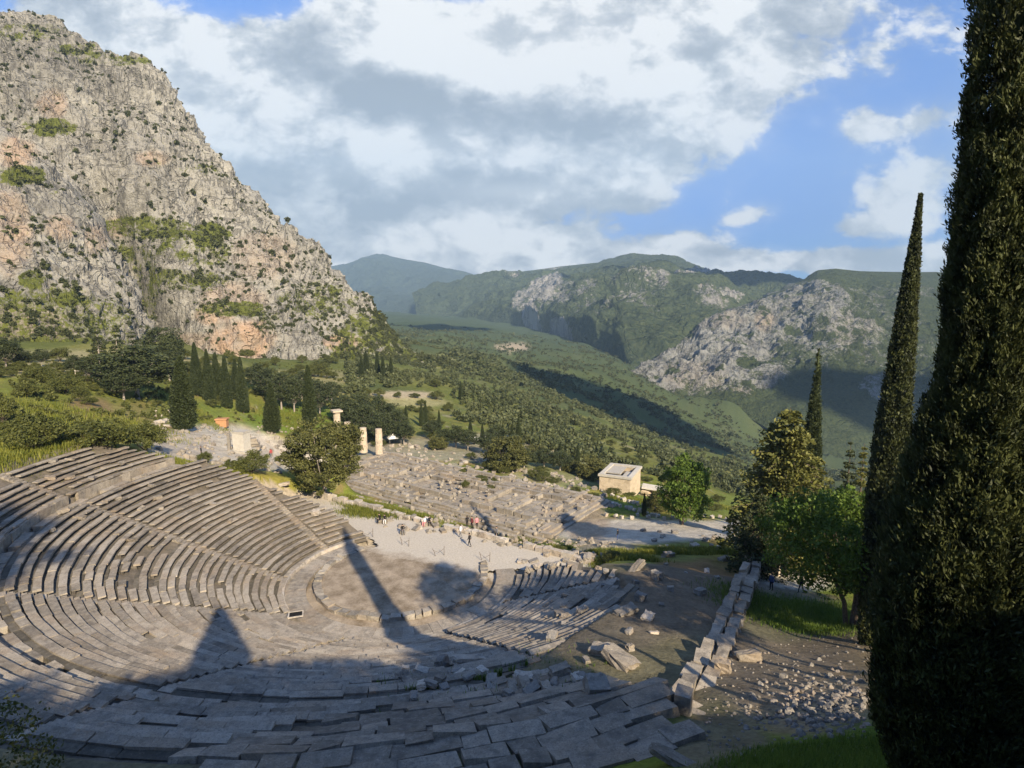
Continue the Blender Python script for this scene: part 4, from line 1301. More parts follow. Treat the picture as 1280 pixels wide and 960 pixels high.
# ------------------------------------------------------------------ cypresses of the left hillside and the valley
CY = [cypress_template('cypress', 14, 1.25, 1500, 22, 0.30, 41 + k, M['cypress_far'], 'x', clump=0.26, taper=[0.75, 0.9][k]) for k in range(2)]
cyl = [
    (231, 538, 448, 25, 'broad dark cypress standing alone at the left above the excavation'),
    (341, 541, 480, 18, 'small spindle shaped cypress right of the orange hut'),
    (388, 536, 459, 15, 'slim tall cypress just left of the round oak'),
    (262, 502, 438, 13, 'leftmost cypress of the group under the orange cliff scar'),
    (284, 510, 446, 12, 'middle cypress of the group under the orange cliff scar'),
    (304, 516, 448, 13, 'right outermost cypress of the group under the orange cliff scar'),
    (272, 497, 442, 11, 'cypress behind the leftmost one under the orange scar'),
    (296, 500, 450, 11, 'cypress behind the middle one under the orange scar'),
    (247, 495, 430, 12, 'cypress at the left edge of the cluster below the gully'),
]
for k, (px, py, top, w, lb) in enumerate(cyl):
    q, tt = hit(px, py)
    stamp(CY[k % 2], q, w * tt / FOC / 2.5, None, lb, 'cypresses on the left hillside', sz=(py - top) * tt / FOC / 14 / 0.97)
for (px, py, top, w) in [(508, 536, 506, 5), (527, 533, 503, 5), (532, 530, 500, 5), (549, 535, 512, 4), (576, 500, 476, 5), (648, 560, 520, 7), (640, 563, 530, 7), (588, 545, 522, 5), (603, 552, 528, 5), (472, 470, 440, 6), (458, 468, 438, 7), (479, 472, 445, 6), (489, 472, 446, 6), (452, 472, 446, 6), (700, 575, 552, 6), (694, 580, 560, 6), (738, 590, 570, 6), (628, 556, 530, 5), (805, 645, 615, 5), (722, 580, 556, 5)]:
    q, tt = hit(px, py)
    stamp(CY[(px + py) % 2], q, w * tt / FOC / 2.5, None, 'thin dark cypress among the olive trees beyond the temple', 'thin cypresses beyond the temple', sz=(py - top) * tt / FOC / 14)
for c in CY: assert c['label'] != 'x'

# ------------------------------------------------------------------ pines
PINE = broadleaf('pine_tree', 12, 4.2, 3.5, 51, M['pine'], 'x', 110, 70, 0.42, 1.25, 0.75, 0.24, bark='bark_pale', hollow=0.4)
for (px, py, w, h, lb, g) in [
    (172, 498, 44, 66, 'large spreading dark pine on the left hillside below the gully', None), (205, 470, 26, 60, 'dark pine right behind the large spreading one', None), (155, 500, 22, 40, 'low pine at the left foot of the large spreading one', None)]:
    q, tt = hit(px, py); stamp(PINE, q, w * tt / FOC / 4.2, None, lb, g, sz=h * tt / FOC / 12)
for (px, py, w, h) in [(335, 500, 16, 40), (352, 512, 18, 46), (368, 515, 16, 44), (378, 500, 15, 36), (400, 520, 16, 44), (322, 490, 14, 36), (440, 545, 18, 44), (458, 548, 18, 42), (478, 556, 17, 40), (495, 552, 16, 40), (430, 530, 16, 36), (448, 530, 18, 36), (470, 535, 18, 40), (488, 540, 16, 36), (505, 556, 13, 28), (415, 505, 13, 28), (570, 560, 14, 28), (555, 560, 12, 24), (610, 568, 14, 26), (585, 563, 12, 26), (655, 585, 16, 24), (680, 585, 15, 24), (700, 588, 15, 24), (640, 570, 14, 26), (620, 555, 14, 22), (540, 548, 12, 22)]:
    q, tt = hit(px, py)
    stamp(PINE, q, w * tt / FOC / 4.2, None, 'dark pine in the grove behind the temple columns' if px < 520 else 'dark tree in the belt beyond the temple', 'pines behind the temple columns' if px < 520 else 'trees in the belt beyond the temple', sz=h * tt / FOC / 12)
FIR = conifer('tall_pine', 14, 2.6, 55, M['pine'], 'x', 4.0, 15, 8, 60, 0.42, 0.15, bark='bark_pale', sparse=0.25, power=0.6)
for (px, py, top, w, lb) in [(127, 478, 405, 24, 'tall thin pine with bare pale trunk, left of three below the crag'), (150, 478, 410, 22, 'middle one of three tall thin pines below the crag'), (170, 475, 412, 24, 'right one of three tall thin pines below the crag')]:
    q, tt = hit(px, py); stamp(FIR, q, w / 2 * tt / FOC / 2.6, None, lb, sz=(py - top) * tt / FOC / 14)

# ------------------------------------------------------------------ bushes
BUSH = [broadleaf('bush', 3.0, 2.2, 0.2, 61 + k, M['bush'], 'x', 70, 80, 0.20, 0.6, 0.85, 0.06, cat='bush', hollow=0.35, low=-0.3) for k in range(2)]
for k, (px, py, w, h, lb) in enumerate([
    (50, 562, 38, 46, 'big round bush left of the others on the slope above the seats'), (130, 562, 40, 42, 'broad bush in the middle of the slope above the seats'), (183, 566, 26, 40, 'dark bush at the right of the row above the seats'),
    (315, 592, 24, 28, 'dark round bush on the bank below the white pedestal'), (256, 578, 10, 14, 'small fresh green bush on the bare excavation'), (34, 496, 16, 20, 'dark bush at the far left of the hillside'), (82, 492, 24, 26, 'bush on the left hillside below the fence'),
    (102, 503, 12, 22, 'small dark bush right of the hillside bush'), (5, 530, 18, 40, 'bush cut by the left edge of the picture'), (75, 452, 14, 18, 'bush at the foot of the left crag'), (290, 588, 12, 14, 'low bush touching the dark round one'), (55, 478, 18, 20, 'bush below the left crag among yellow grass'),
    (765, 700, 14, 12, 'yellow green bush by the stage ruins'), (258, 607, 14, 8, 'low green tuft at the top of the seats'), (700, 690, 10, 8, 'small weedy bush beside the big pale block')]):
    q, tt = hit(px, py); stamp(BUSH[k % 2], q, w * tt / FOC / 2.2 * 0.85, None, lb, sz=h * tt / FOC / 3.0 * 0.9)
G12 = 'small shrubs dotted over the left hillside'
for k in range(60):
    px, py = rng.uniform(0, 420), rng.uniform(455, 560)
    if 190 < px < 380 and py > 528: continue
    q, tt = hit(px, py); stamp(BUSH[k % 2], q, rng.uniform(5, 11) * tt / FOC / 2.2, None, 'small shrub dotted on the grassy left hillside', G12, sz=rng.uniform(5, 12) * tt / FOC / 3)
for k in range(70):
    px, py = rng.uniform(-10, 420), rng.uniform(446, 476)
    q, tt = hit(px, py)
    if tt > 400: continue
    stamp(BUSH[k % 2], q, rng.uniform(5, 13) * tt / FOC / 2.2, None, 'scrubby shrub at the foot of the left cliffs', 'scrubby shrubs at the foot of the left cliffs', sz=rng.uniform(6, 14) * tt / FOC / 3)
for k, (px, py, h) in enumerate([(8, 462, 40), (28, 460, 24), (52, 458, 22), (95, 470, 26), (112, 476, 30), (212, 476, 44)]):
    q, tt = hit(px, py); stamp(PINE, q, h * .42 * tt / FOC / 4.2, None, 'dark pine standing along the foot of the left cliffs', 'pines along the foot of the left cliffs', sz=h * tt / FOC / 12)
G13 = 'shrubs around the gymnasium terraces and beyond the temple'
for k in range(90):
    px, py = rng.uniform(440, 900), 0
    py = rng.uniform(480, 560) if px < 560 else rng.uniform(545, 620) + (px - 640) * 0.08
    q, tt = hit(px, py)
    if tt > 330: continue
    stamp(BUSH[k % 2], q, rng.uniform(5, 10) * tt / FOC / 2.2, None, 'shrub on the slope beyond the temple', G13, sz=rng.uniform(5, 11) * tt / FOC / 3)
# near plant at the lower left corner, near weeds at the lower right
t = broadleaf('near_shrub', 3.4, 1.5, 0.4, 71, M['bush'], 'leafy shrub poking in at the lower left corner', 60, 60, 0.10, 0.4, 1.0, 0.03, cat='shrub', hollow=0.3, low=-0.6)
q = at(-25, 985, 15.0); place(t, q - np.array([0, 0, 1.2]), 1.0, 0.0)

# ------------------------------------------------------------------ grass
def grass(name, pts, h0, h1, w, mat, lean=0.5):
    n = len(pts)
    h = rng.uniform(h0, h1, n)
    a = rng.uniform(0, 6.283, n)
    side = np.stack([np.cos(a), np.sin(a), 0 * a], -1) * w
    bend = np.stack([np.sin(a), -np.cos(a), 0 * a], -1) * (h * rng.uniform(0, lean, n))[:, None]
    mid = pts + np.array([0, 0, 0.55]) * h[:, None] + bend * 0.35
    top = pts + np.array([0, 0, 1.0]) * h[:, None] * 0.95 + bend
    v = np.stack([pts - side, pts + side, mid + side * 0.7, mid - side * 0.7, top], 1)
    i = np.arange(n)[:, None] * 5
    b = MB()
    b.add(v.reshape(-1, 3), i + np.array([[0, 1, 2, 3]]))
    b.f.append(i + np.array([[3, 2, 4]])); b.m.append(np.zeros(n, int))
    o = struct(name, b.mesh(name, M[mat]), 'stuff')
    return o
def area(n, cx, cy, sx, sy, keep=None):
    """points on the ground in an elliptical patch (metres)"""
    a = rng.uniform(0, 6.283, n); r = np.sqrt(rng.random(n)) * (1 + 0.2 * rng.normal(size=n))
    x, y = cx + sx * r * np.cos(a), cy + sy * r * np.sin(a)
    if keep is not None:
        k = keep(x, y); x, y = x[k], y[k]
    return np.stack([x, y, ground(x, y) - 0.02], -1)
def patch(px, py, n, sx, sy):
    q, t = hit(px, py)
    return area(n, q[0], q[1], sx, sy)
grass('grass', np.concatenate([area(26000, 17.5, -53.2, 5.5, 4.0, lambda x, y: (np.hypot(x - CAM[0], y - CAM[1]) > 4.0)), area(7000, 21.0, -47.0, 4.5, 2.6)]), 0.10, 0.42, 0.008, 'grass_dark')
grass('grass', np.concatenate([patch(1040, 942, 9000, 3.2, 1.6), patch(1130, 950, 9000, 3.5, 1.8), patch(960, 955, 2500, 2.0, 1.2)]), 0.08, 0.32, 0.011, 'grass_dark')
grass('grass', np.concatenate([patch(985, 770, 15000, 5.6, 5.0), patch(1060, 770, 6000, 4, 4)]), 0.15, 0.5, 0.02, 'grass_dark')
grass('grass', np.concatenate([patch(485, 640, 9000, 6.5, 2.6), patch(470, 632, 5000, 5, 2.6), patch(780, 700, 4500, 3.5, 2.5), patch(840, 690, 5000, 4.5, 2.2), patch(760, 692, 2500, 2.5, 2), patch(660, 676, 1500, 2.4, 1.2), patch(700, 686, 1200, 1.6, 1.2), patch(900, 690, 2500, 3.0, 1.8)]), 0.25, 0.8, 0.035, 'grass')
grass('grass', np.concatenate([patch(285, 602, 9000, 7.0, 3.2), patch(250, 588, 4000, 5.5, 2.5), patch(30, 575, 5000, 9, 5), patch(110, 560, 5000, 10, 4), patch(360, 525, 5000, 9, 8), patch(240, 515, 3000, 9, 7), patch(90, 520, 6000, 16, 10), patch(790, 626, 2500, 6, 4), patch(905, 635, 2500, 7, 5)]), 0.3, 0.9, 0.05, 'grass')
pts = []
for k in range(1500):
    px = rng.uniform(470, 760); py = 850 + rng.normal() * 9 + (px - 620) * -0.02
    if px > 640 and rng.random() < .4: py -= rng.uniform(0, 45)
    q = surf_at(px, py)[0]; pts.append(q - np.array([0, 0, 0.35]))
grass('weeds', np.array(pts), 0.3, 0.65, 0.03, 'grass_dark')
# ------------------------------------------------------------------ mountains
def curve(pts, n):
    """(px, py, depth) polyline -> n world points, evenly spread in px"""
    a = np.array(pts, float)
    x = np.linspace(a[0, 0], a[-1, 0], n)
    return x, np.interp(x, a[:, 0], a[:, 1]), np.interp(x, a[:, 0], a[:, 2])
def world(px, py, dep):
    x = (px - 640) / FOC; d = (py - 480) / FOC
    return np.stack([CAM[0] + x * dep, CAM[1] + (cs - d * sn) * dep, CAM[2] + (-sn - d * cs) * dep], -1)
def sheet(ridge, base, nu, nv, bulge=0.0, pw=1.0, back=0.5, backn=24):
    xu, ry, rd = curve(ridge, nu)
    bx, by, bd = curve(base, nu)
    T, B = world(xu, ry, rd), world(bx, by, bd)
    v = np.linspace(0, 1, nv)[None, :, None]
    hv = v ** pw
    P = B[:, None] * (1 - v) + T[:, None] * v
    P[..., 2] = B[:, None, 2] * (1 - hv[..., 0]) + T[:, None, 2] * hv[..., 0]
    P[..., 2] += bulge * np.sin(np.pi * v[..., 0]) * (T[:, None, 2] - B[:, None, 2])
    # the far side of the mountain
    H = np.maximum(T[:, 2] - B[:, 2], 10)
    out = unit(np.stack([T[:, 0] - CAM[0], T[:, 1] - CAM[1], 0 * H], -1))
    k = np.linspace(0, 1, backn + 1)[1:]
    Bk = T[:, None] + out[:, None] * (H[:, None, None] * 1.5 * k[None, :, None])
    Bk[..., 2] -= H[:, None] * (k[None] ** 1.6) * 1.15
    return np.concatenate([P, Bk], 1), np.concatenate([v[0, :, 0], 1 + k])
def normals(P):
    du = np.gradient(P, axis=0); dv = np.gradient(P, axis=1)
    n = unit(np.cross(du, dv))
    s = np.sign((n * (CAM - P)).sum(-1))
    return n
def pmask(px, py, lst, wob):
    m = np.zeros(px.shape)
    for (cx, cy, rx, ry, k) in lst:
        e = ((px - cx) / rx) ** 2 + ((py - cy) / ry) ** 2 + wob
        m = np.maximum(m, k * (1 - sstep(0.4, 1.5, e)))
    return m

def rocky_mat(name, lo, hi, green0, green1, orange=(0.50, 0.29, 0.17), scale=1.0, bdist=3.0, vein=(0.105, 0.10, 0.092), ground_green=None):
    """attribute R = plant cover, G = iron-stained rock, B = dark streaks, with the gully shadow painted in"""
    k = NT(name)
    p = k.n('ShaderNodeNewGeometry').outputs['Position']
    a = k.n('ShaderNodeVertexColor', layer_name='Col').outputs[0]
    s = k.n('ShaderNodeSeparateColor', {0: a})
    big = k.noise(p, 0.020 * scale, 6, 0.6); mid = k.noise(p, 0.11 * scale, 8, 0.7); fine = k.noise(p, 0.6 * scale, 7, 0.72)
    st = k.n('ShaderNodeMapping', {0: p, 3: (1.0, 1.0, 0.22)}).outputs[0]
    streak = k.noise(st, 0.22 * scale, 7, 0.7)
    c = k.ramp(k.math('ADD', k.math('MULTIPLY', mid, 0.6), k.math('MULTIPLY', fine, 0.4)), [(0.32, lo), (0.66, hi)])
    c = k.mix(k.range(big, 0.42, 0.62, 0.0, 0.45), c, (0.20, 0.19, 0.175))
    c = k.mix(k.range(streak, 0.52, 0.64, 0, 0.8), c, vein)
    ja = k.math('ABSOLUTE', k.math('SUBTRACT', k.noise(st, 0.075 * scale, 4, 0.6, 0.6), 0.5)); jb = k.math('ABSOLUTE', k.math('SUBTRACT', k.noise(k.n('ShaderNodeMapping', {0: p, 2: (0.5, 0.7, 0.3), 3: (0.5, 1.0, 1.0)}).outputs[0], 0.05 * scale, 4, 0.6, 0.5), 0.5))
    crack = k.math('MAXIMUM', k.range(ja, 0.003, 0.018, 0.55, 0.0), k.range(jb, 0.003, 0.015, 0.55, 0.0))
    c = k.mix(crack, c, vein)
    c = k.mix(k.math('MULTIPLY', s.outputs[1], k.range(mid, 0.35, 0.6, 0.3, 1.0)), c, orange)
    c = k.mix(k.math('MULTIPLY', s.outputs[2], k.range(streak, 0.4, 0.6, 0.2, 1.0)), c, vein)
    g = k.ramp(fine, [(0.35, green0), (0.65, green1)])
    gm = k.range(k.math('ADD', k.math('MULTIPLY', s.outputs[0], 1.1), k.math('MULTIPLY', k.math('SUBTRACT', k.math('ADD', k.math('MULTIPLY', fine, .6), k.math('MULTIPLY', mid, .4)), 0.5), 2.2)), 0.48, 0.66, 0, 1)
    c = k.mix(gm, c, g)
    h = k.math('ADD', k.math('MULTIPLY', mid, 1.6), k.math('MULTIPLY', fine, 0.5))
    h = k.math('SUBTRACT', k.math('ADD', h, k.math('MULTIPLY', streak, 0.9)), k.math('MULTIPLY', crack, 0.7))
    return k.done(c, 0.95, h, 1.0, bdist, 0.05)

def mountain(name, P, col, mat, flip=False):
    b = MB().grid(P, flip=flip)
    return struct(name, b.mesh(name, mat, False if name == 'cliff' else True, {'Col': col.reshape(-1, 3)}))

# --- the great limestone cliff on the left
M['cliff'] = rocky_mat('cliff_limestone', (0.23, 0.215, 0.185), (0.47, 0.445, 0.385), (0.055, 0.068, 0.018), (0.170, 0.185, 0.045), orange=(0.47, 0.32, 0.215), bdist=2.2)
ridge = [(-260, 60, 560), (-60, 54, 560), (0, 50, 560), (42, 38, 570), (70, 40, 570), (96, 54, 560), (134, 72, 560), (170, 88, 555), (196, 112, 550), (228, 158, 540), (268, 212, 530), (314, 272, 520), (350, 308, 510), (392, 352, 500), (432, 388, 490), (468, 412, 480), (515, 444, 470), (575, 462, 470)]
base = [(-260, 480, 300), (0, 474, 300), (100, 474, 305), (200, 470, 315), (300, 476, 325), (400, 480, 350), (470, 474, 390), (535, 466, 440), (575, 466, 470)]
P, vv = sheet(ridge, base, 760, 460, bulge=0.10, pw=1.0)
n = normals(P)
px0, py0, _ = project(P)
amp = np.clip(np.minimum(vv / 0.05, 1), 0.15, 1)[None, :] * np.ones(P.shape[:2])
amp *= (1 - 0.8 * np.exp(-((vv - 1) / 0.05) ** 2))[None]
amp *= 1 - 0.8 * sstep(400, 520, px0)
q = P * np.array([1, 1, 0.75])
d = 16 * fbm(q / 95, 4) + 14 * ridged(q * np.array([1, 1, .5]) / 40, 5) + 11 * ridged((q @ np.array([[.8, .2, .5], [-.4, .9, .1], [-.3, -.1, .5]])) / 75, 3) + 4.0 * ridged(q * np.array([1, 1, .6]) / 12, 4) + 2.0 * fbm(q / 3.2, 2)
saw = (P[..., 2] * 0.9 + (P @ np.array([.35, .12, 0])) + 22 * fbm(q / 60, 3)) / 21.0
saw = saw - np.floor(saw)
d = d + 7.5 * (saw ** 1.6 - 0.4) * (0.4 + 1.2 * np.clip(fbm(q / 70 + 9, 3) + 0.4, 0, 1))
# the gully that splits the face
gx = np.interp(py0, [100, 200, 300, 380, 450], [60, 110, 150, 185, 215])
d = d - 42 * np.exp(-((px0 - gx) / (16 + 0.04 * (py0 - 100))) ** 2) * sstep(180, 330, py0)
stp = np.round((P[..., 2] + 10 * fbm(q / 50, 3)) / 22) * 22 - P[..., 2]
P = P + n * (d * amp)[..., None] * (1 if (n * (CAM - P)).sum() > 0 else -1)
n2_ = normals(P); sgn = 1 if (n2_ * (CAM - P)).sum() > 0 else -1
n2_ = n2_ * sgn
px1, py1, _ = project(P)
w = 0.6 * fbm(P / 14, 4)
green = pmask(px1, py1, [(180, 285, 65, 16, .75), (245, 310, 50, 26, .75), (230, 350, 60, 16, .6), (265, 290, 25, 14, .8), (60, 160, 38, 13, .9), (150, 316, 22, 24, .6), (290, 388, 45, 11, .8), (310, 385, 25, 9, .8), (400, 375, 50, 26, .6), (470, 420, 60, 34, .75), (445, 455, 60, 16, .85), (500, 440, 45, 26, .85), (540, 455, 40, 14, .95), (35, 40, 50, 14, .6), (150, 75, 60, 8, .6), (110, 62, 60, 9, .6), (40, 430, 130, 45, .45), (250, 212, 30, 8, .5), (330, 400, 30, 20, .4), (190, 205, 14, 10, .5), (20, 220, 30, 14, .5), (180, 360, 20, 60, .55), (330, 465, 80, 12, .5)], w)
green = np.maximum(green, 0.30 * sstep(0.1, 0.5, n2_[..., 2]) + 0.10 * sstep(-.1, .4, fbm(P / 30, 3)))
green *= np.clip(0.86 + 0.8 * fbm(P / 9, 4) + 0.4 * fbm(P / 28, 3), 0.15, 1.15)
green = np.maximum(green, 0.65 * np.exp(-((vv - 1) / 0.035) ** 2)[None])
orange = pmask(px1, py1, [(300, 425, 40, 26, .9), (270, 395, 26, 14, .7), (430, 428, 26, 10, .9), (385, 462, 40, 12, .7), (65, 130, 20, 18, .6), (190, 198, 22, 10, .5), (22, 195, 26, 22, .6), (20, 300, 30, 40, .4), (330, 320, 40, 30, .3), (290, 375, 40, 20, .4), (145, 285, 14, 14, .4), (235, 430, 30, 14, .5)], w)
dark = pmask(px1, py1, [(30, 90, 60, 60, .5), (80, 60, 60, 40, .6), (150, 100, 60, 50, .35), (180, 385, 30, 45, .5)], w)  # darker upper face, and the shadow painted into the gully
colr = np.stack([green, orange, dark], -1)
mountain('cliff', P, colr, M['cliff'])
CLIFF = (P.copy(), green.copy(), px1, py1)

# --- nearer crag at the far left
ridge = [(-300, 120, 330), (-80, 150, 335), (0, 165, 340), (40, 200, 340), (75, 232, 338), (110, 272, 335), (140, 330, 330), (165, 385, 325), (188, 422, 320), (196, 455, 315)]
base = [(-300, 478, 200), (0, 474, 220), (80, 474, 235), (150, 474, 260), (196, 470, 312)]
P, vv = sheet(ridge, base, 380, 330, bulge=0.06, pw=0.9)
n = normals(P); s_ = 1 if (n * (CAM - P)).sum() > 0 else -1
amp = np.clip(np.minimum(vv / 0.08, 1), 0.15, 1)[None, :] * (1 - 0.6 * np.exp(-((vv - 1) / 0.06) ** 2))[None]
px0, py0, _ = project(P); amp = amp * (1 - 0.6 * sstep(150, 195, px0))
q = P * np.array([1, 1, .8])
saw = (P[..., 2] * 0.9 + (P @ np.array([.3, .1, 0])) + 16 * fbm(q / 40, 3)) / 14.0
saw = saw - np.floor(saw)
d = 5 * (saw ** 1.6 - .4) * np.clip(fbm(q / 50 + 9, 3) + 0.5, 0, 1) + 9 * fbm(q / 60, 4) + 9 * ridged(q * np.array([1, 1, .5]) / 28, 5) + 2.4 * ridged(q / 8, 4) + 0.8 * fbm(q / 2.2, 2)
P = P + n * (d * amp)[..., None] * s_
n2_ = normals(P); n2_ *= 1 if (n2_ * (CAM - P)).sum() > 0 else -1
px1, py1, _ = project(P); w = 0.6 * fbm(P / 10, 4)
green = pmask(px1, py1, [(30, 220, 34, 14, .7), (60, 400, 120, 50, .55), (40, 350, 20, 14, .7), (85, 375, 24, 12, .7), (140, 420, 40, 20, .5), (60, 440, 120, 22, .7), (15, 370, 16, 12, .6)], w)
green = np.maximum(green, 0.32 * sstep(0.05, 0.45, n2_[..., 2]))
orange = pmask(px1, py1, [(20, 190, 24, 20, .7), (10, 290, 30, 50, .6), (75, 285, 20, 16, .5), (120, 300, 14, 20, .4), (30, 410, 60, 30, .35)], w)
dark = pmask(px1, py1, [(60, 255, 16, 40, .5), (30, 250, 10, 30, .4)], w)
mountain('crag', P, np.stack([green, orange, dark], -1), M['cliff'])
CRAG = (P.copy(), green.copy(), px1, py1)

# --- rocky mountain across the gorge, right
M['gorge'] = rocky_mat('gorge_rock', (0.20, 0.20, 0.185), (0.37, 0.365, 0.335), (0.034, 0.050, 0.024), (0.085, 0.100, 0.044), orange=(0.36, 0.29, 0.22), scale=0.45, bdist=7, vein=(0.10, 0.10, 0.09))
ridge = [(785, 474, 1180), (830, 440, 1350), (870, 416, 1480), (900, 396, 1560), (935, 382, 1640), (975, 364, 1740), (1005, 350, 1800), (1022, 338, 1820), (1045, 336, 1820), (1075, 339, 1830), (1120, 340, 1850), (1170, 340, 1870), (1300, 352, 1900), (1500, 380, 1900), (1800, 420, 1900)]
base = [(785, 482, 1080), (810, 494, 1040), (870, 508, 1000), (930, 520, 970), (1000, 560, 900), (1060, 585, 860), (1170, 605, 830), (1300, 615, 820), (1800, 640, 820)]
P, vv = sheet(ridge, base, 700, 330, bulge=0.04, pw=0.92)
n = normals(P); s_ = 1 if (n * (CAM - P)).sum() > 0 else -1
amp = np.clip(np.minimum(vv / 0.06, 1), 0.1, 1)[None, :] * (1 - 0.95 * np.exp(-((vv - 1) / 0.10) ** 2))[None]
px0, py0, _ = project(P)
rm = pmask(px0, py0, [(830, 470, 50, 30, 1), (880, 450, 60, 50, 1), (905, 430, 70, 50, 1), (945, 410, 60, 40, .9), (930, 480, 60, 26, .9), (1000, 390, 70, 40, .9), (1040, 420, 70, 36, .8), (1100, 400, 60, 36, .6), (1110, 450, 60, 26, .55), (1110, 370, 70, 14, .6), (1095, 490, 34, 20, .8), (1150, 470, 60, 60, .5), (1000, 450, 60, 30, .6)], 0.7 * fbm(P / 120, 4))
rock = np.clip(rm + 0.5 * fbm(P / 60, 4), 0, 1)
q = P
d = 36 * fbm(q / 300, 4) + (8 + 20 * rm) * ridged((q @ np.array([[.8, .3, .3], [-.5, .8, .2], [-.1, -.3, .5]])) / 90, 5) + (3 + 8 * rm) * ridged(q / 28, 4) + 3.2 * rm * ridged(q / 11, 3)
P = P + n * (d * amp)[..., None] * s_
tone = fbm(P / 35, 5)
rib = ridged((q @ np.array([[.8, .3, .3], [-.5, .8, .2], [-.1, -.3, .5]])) / 55, 4)
green = np.clip(0.98 - 0.62 * rm * sstep(-0.15, 0.45, rib + 0.5 * tone) + 0.20 * tone, 0, 1)
px1, py1, _ = project(P)
orange = pmask(px1, py1, [(955, 400, 12, 14, .9), (870, 470, 40, 20, .35), (930, 500, 30, 16, .5), (1060, 410, 40, 20, .3), (910, 400, 26, 12, .4)], 0.6 * fbm(P / 40, 4))
mountain('gorge_mountain', P, np.stack([green, orange, 0 * green], -1), M['gorge'])

# --- mountain in the middle distance
ridge = [(520, 372, 4300), (560, 356, 4100), (600, 346, 3900), (640, 341, 3800), (700, 333, 3700), (750, 328, 3600), (800, 325, 3500), (830, 328, 3400), (860, 332, 3300), (900, 345, 3100), (940, 356, 2950), (975, 366, 2800), (1010, 378, 2700), (1060, 400, 2600), (1150, 430, 2600)]
base = [(520, 398, 3000), (580, 404, 2700), (640, 408, 2400), (700, 430, 1900), (740, 446, 1600), (790, 470, 1300), (850, 490, 1200), (940, 500, 1150), (1150, 520, 1100)]
P, vv = sheet(ridge, base, 640, 300, bulge=0.02, pw=0.85)
n = normals(P); s_ = 1 if (n * (CAM - P)).sum() > 0 else -1
amp = np.clip(np.minimum(vv / 0.06, 1), 0.1, 1)[None, :] * (1 - 0.97 * np.exp(-((vv - 1) / 0.13) ** 2))[None]
px0, py0, _ = project(P)
rm = pmask(px0, py0, [(690, 385, 28, 24, .9), (730, 395, 34, 22, .55), (672, 412, 14, 22, .9), (705, 428, 26, 10, .8), (660, 390, 16, 14, .7), (800, 385, 34, 14, .55), (780, 405, 30, 12, .5), (850, 375, 12, 5, .8), (860, 355, 30, 5, .5), (875, 350, 20, 4, .8), (690, 336, 20, 4, .6), (640, 346, 12, 5, .6), (815, 416, 20, 8, .4), (760, 420, 16, 8, .4), (890, 400, 34, 16, .6)], 0.7 * fbm(P / 200, 4))
spur = np.exp(-((px0 - np.interp(py0, [330, 480], [830, 760])) / 30) ** 2)
d = 190 * fbm(P / 900, 4) + 60 * ridged(P / 330, 5) + (6 + 26 * rm) * ridged(P / 70, 4)
P = P + n * (d * amp)[..., None] * s_
px1, py1, _ = project(P)
green = np.clip(0.98 - 0.75 * rm + 0.3 * fbm(P / 90, 5), 0, 1)
orange = pmask(px1, py1, [(872, 350, 26, 5, .8), (640, 345, 14, 5, .4)], .5 * fbm(P / 80, 4))
M['mid_mountain'] = rocky_mat('mid_mountain_scrub', (0.22, 0.21, 0.195), (0.40, 0.38, 0.35), (0.036, 0.054, 0.030), (0.088, 0.104, 0.052), orange=(0.40, 0.32, 0.24), scale=0.13, bdist=14, vein=(0.12, 0.12, 0.11))
mountain('middle_mountain', P, np.stack([green, orange, 0 * green], -1), M['mid_mountain'])

# --- far ridge
ridge = [(250, 372, 6800), (330, 352, 6800), (400, 338, 6800), (432, 330, 6800), (455, 323, 6800), (482, 319, 6800), (505, 324, 6800), (530, 328, 6700), (560, 336, 6600), (600, 346, 6500), (650, 356, 6400), (720, 372, 6300), (800, 390, 6300)]
base = [(250, 400, 4600), (430, 392, 4600), (520, 398, 4300), (600, 404, 4000), (800, 410, 3900)]
P, vv = sheet(ridge, base, 420, 160, bulge=0.0, pw=0.9)
n = normals(P); s_ = 1 if (n * (CAM - P)).sum() > 0 else -1
amp = np.clip(np.minimum(vv / 0.06, 1), 0.1, 1)[None, :] * (1 - 0.97 * np.exp(-((vv - 1) / 0.13) ** 2))[None]
d = 260 * fbm(P / 1600, 4) + 90 * ridged(P / 600, 5)
P = P + n * (d * amp)[..., None] * s_
green = np.clip(0.85 + 0.3 * fbm(P / 300, 5), 0, 1)
M['far_mountain'] = rocky_mat('far_mountain_scrub', (0.12, 0.13, 0.14), (0.22, 0.22, 0.22), (0.030, 0.045, 0.035), (0.06, 0.075, 0.055), scale=0.1, bdist=14)
mountain('far_mountain', P, np.stack([green, 0 * green, 0 * green], -1), M['far_mountain'])

# ------------------------------------------------------------------ shrubs on the rock
SHR = []
for k in range(3):
    b = MB(); g = np.random.default_rng(80 + k)
    c = unit(g.normal(size=(10, 3))) * g.uniform(.3, .8, (10, 1)) * np.array([1, 1, .7]) + np.array([0, 0, .45])
    C = np.repeat(c, 14, 0); dd = unit(g.normal(size=C.shape)) * g.uniform(.2, .5, (len(C), 1))
    leaf_quads(b, C + dd, g.normal(size=C.shape), 0.5 * g.uniform(.6, 1.4, len(C)), .7, g)
    SHR.append(b)
SHM = [b.mesh('shrub', M['scrub']) for b in SHR]
def pick(S, n, seed, x0=-60, x1=580):
    g = np.random.default_rng(seed)
    P, gr, a, c_ = S
    m = P.shape[1] - 24
    i, j = g.integers(2, P.shape[0] - 2, n * 5), g.integers(3, m, n * 5)
    ok = (g.random(n * 5) < np.clip(0.16 + gr[i, j] ** 1.5 * 1.3, 0, 1)) & (a[i, j] > x0) & (a[i, j] < x1)
    clus = fbm(P[i, j] / 26, 3); ok &= (clus > -0.02) | (g.random(n * 5) < .12)
    return P[i, j][ok][:n]
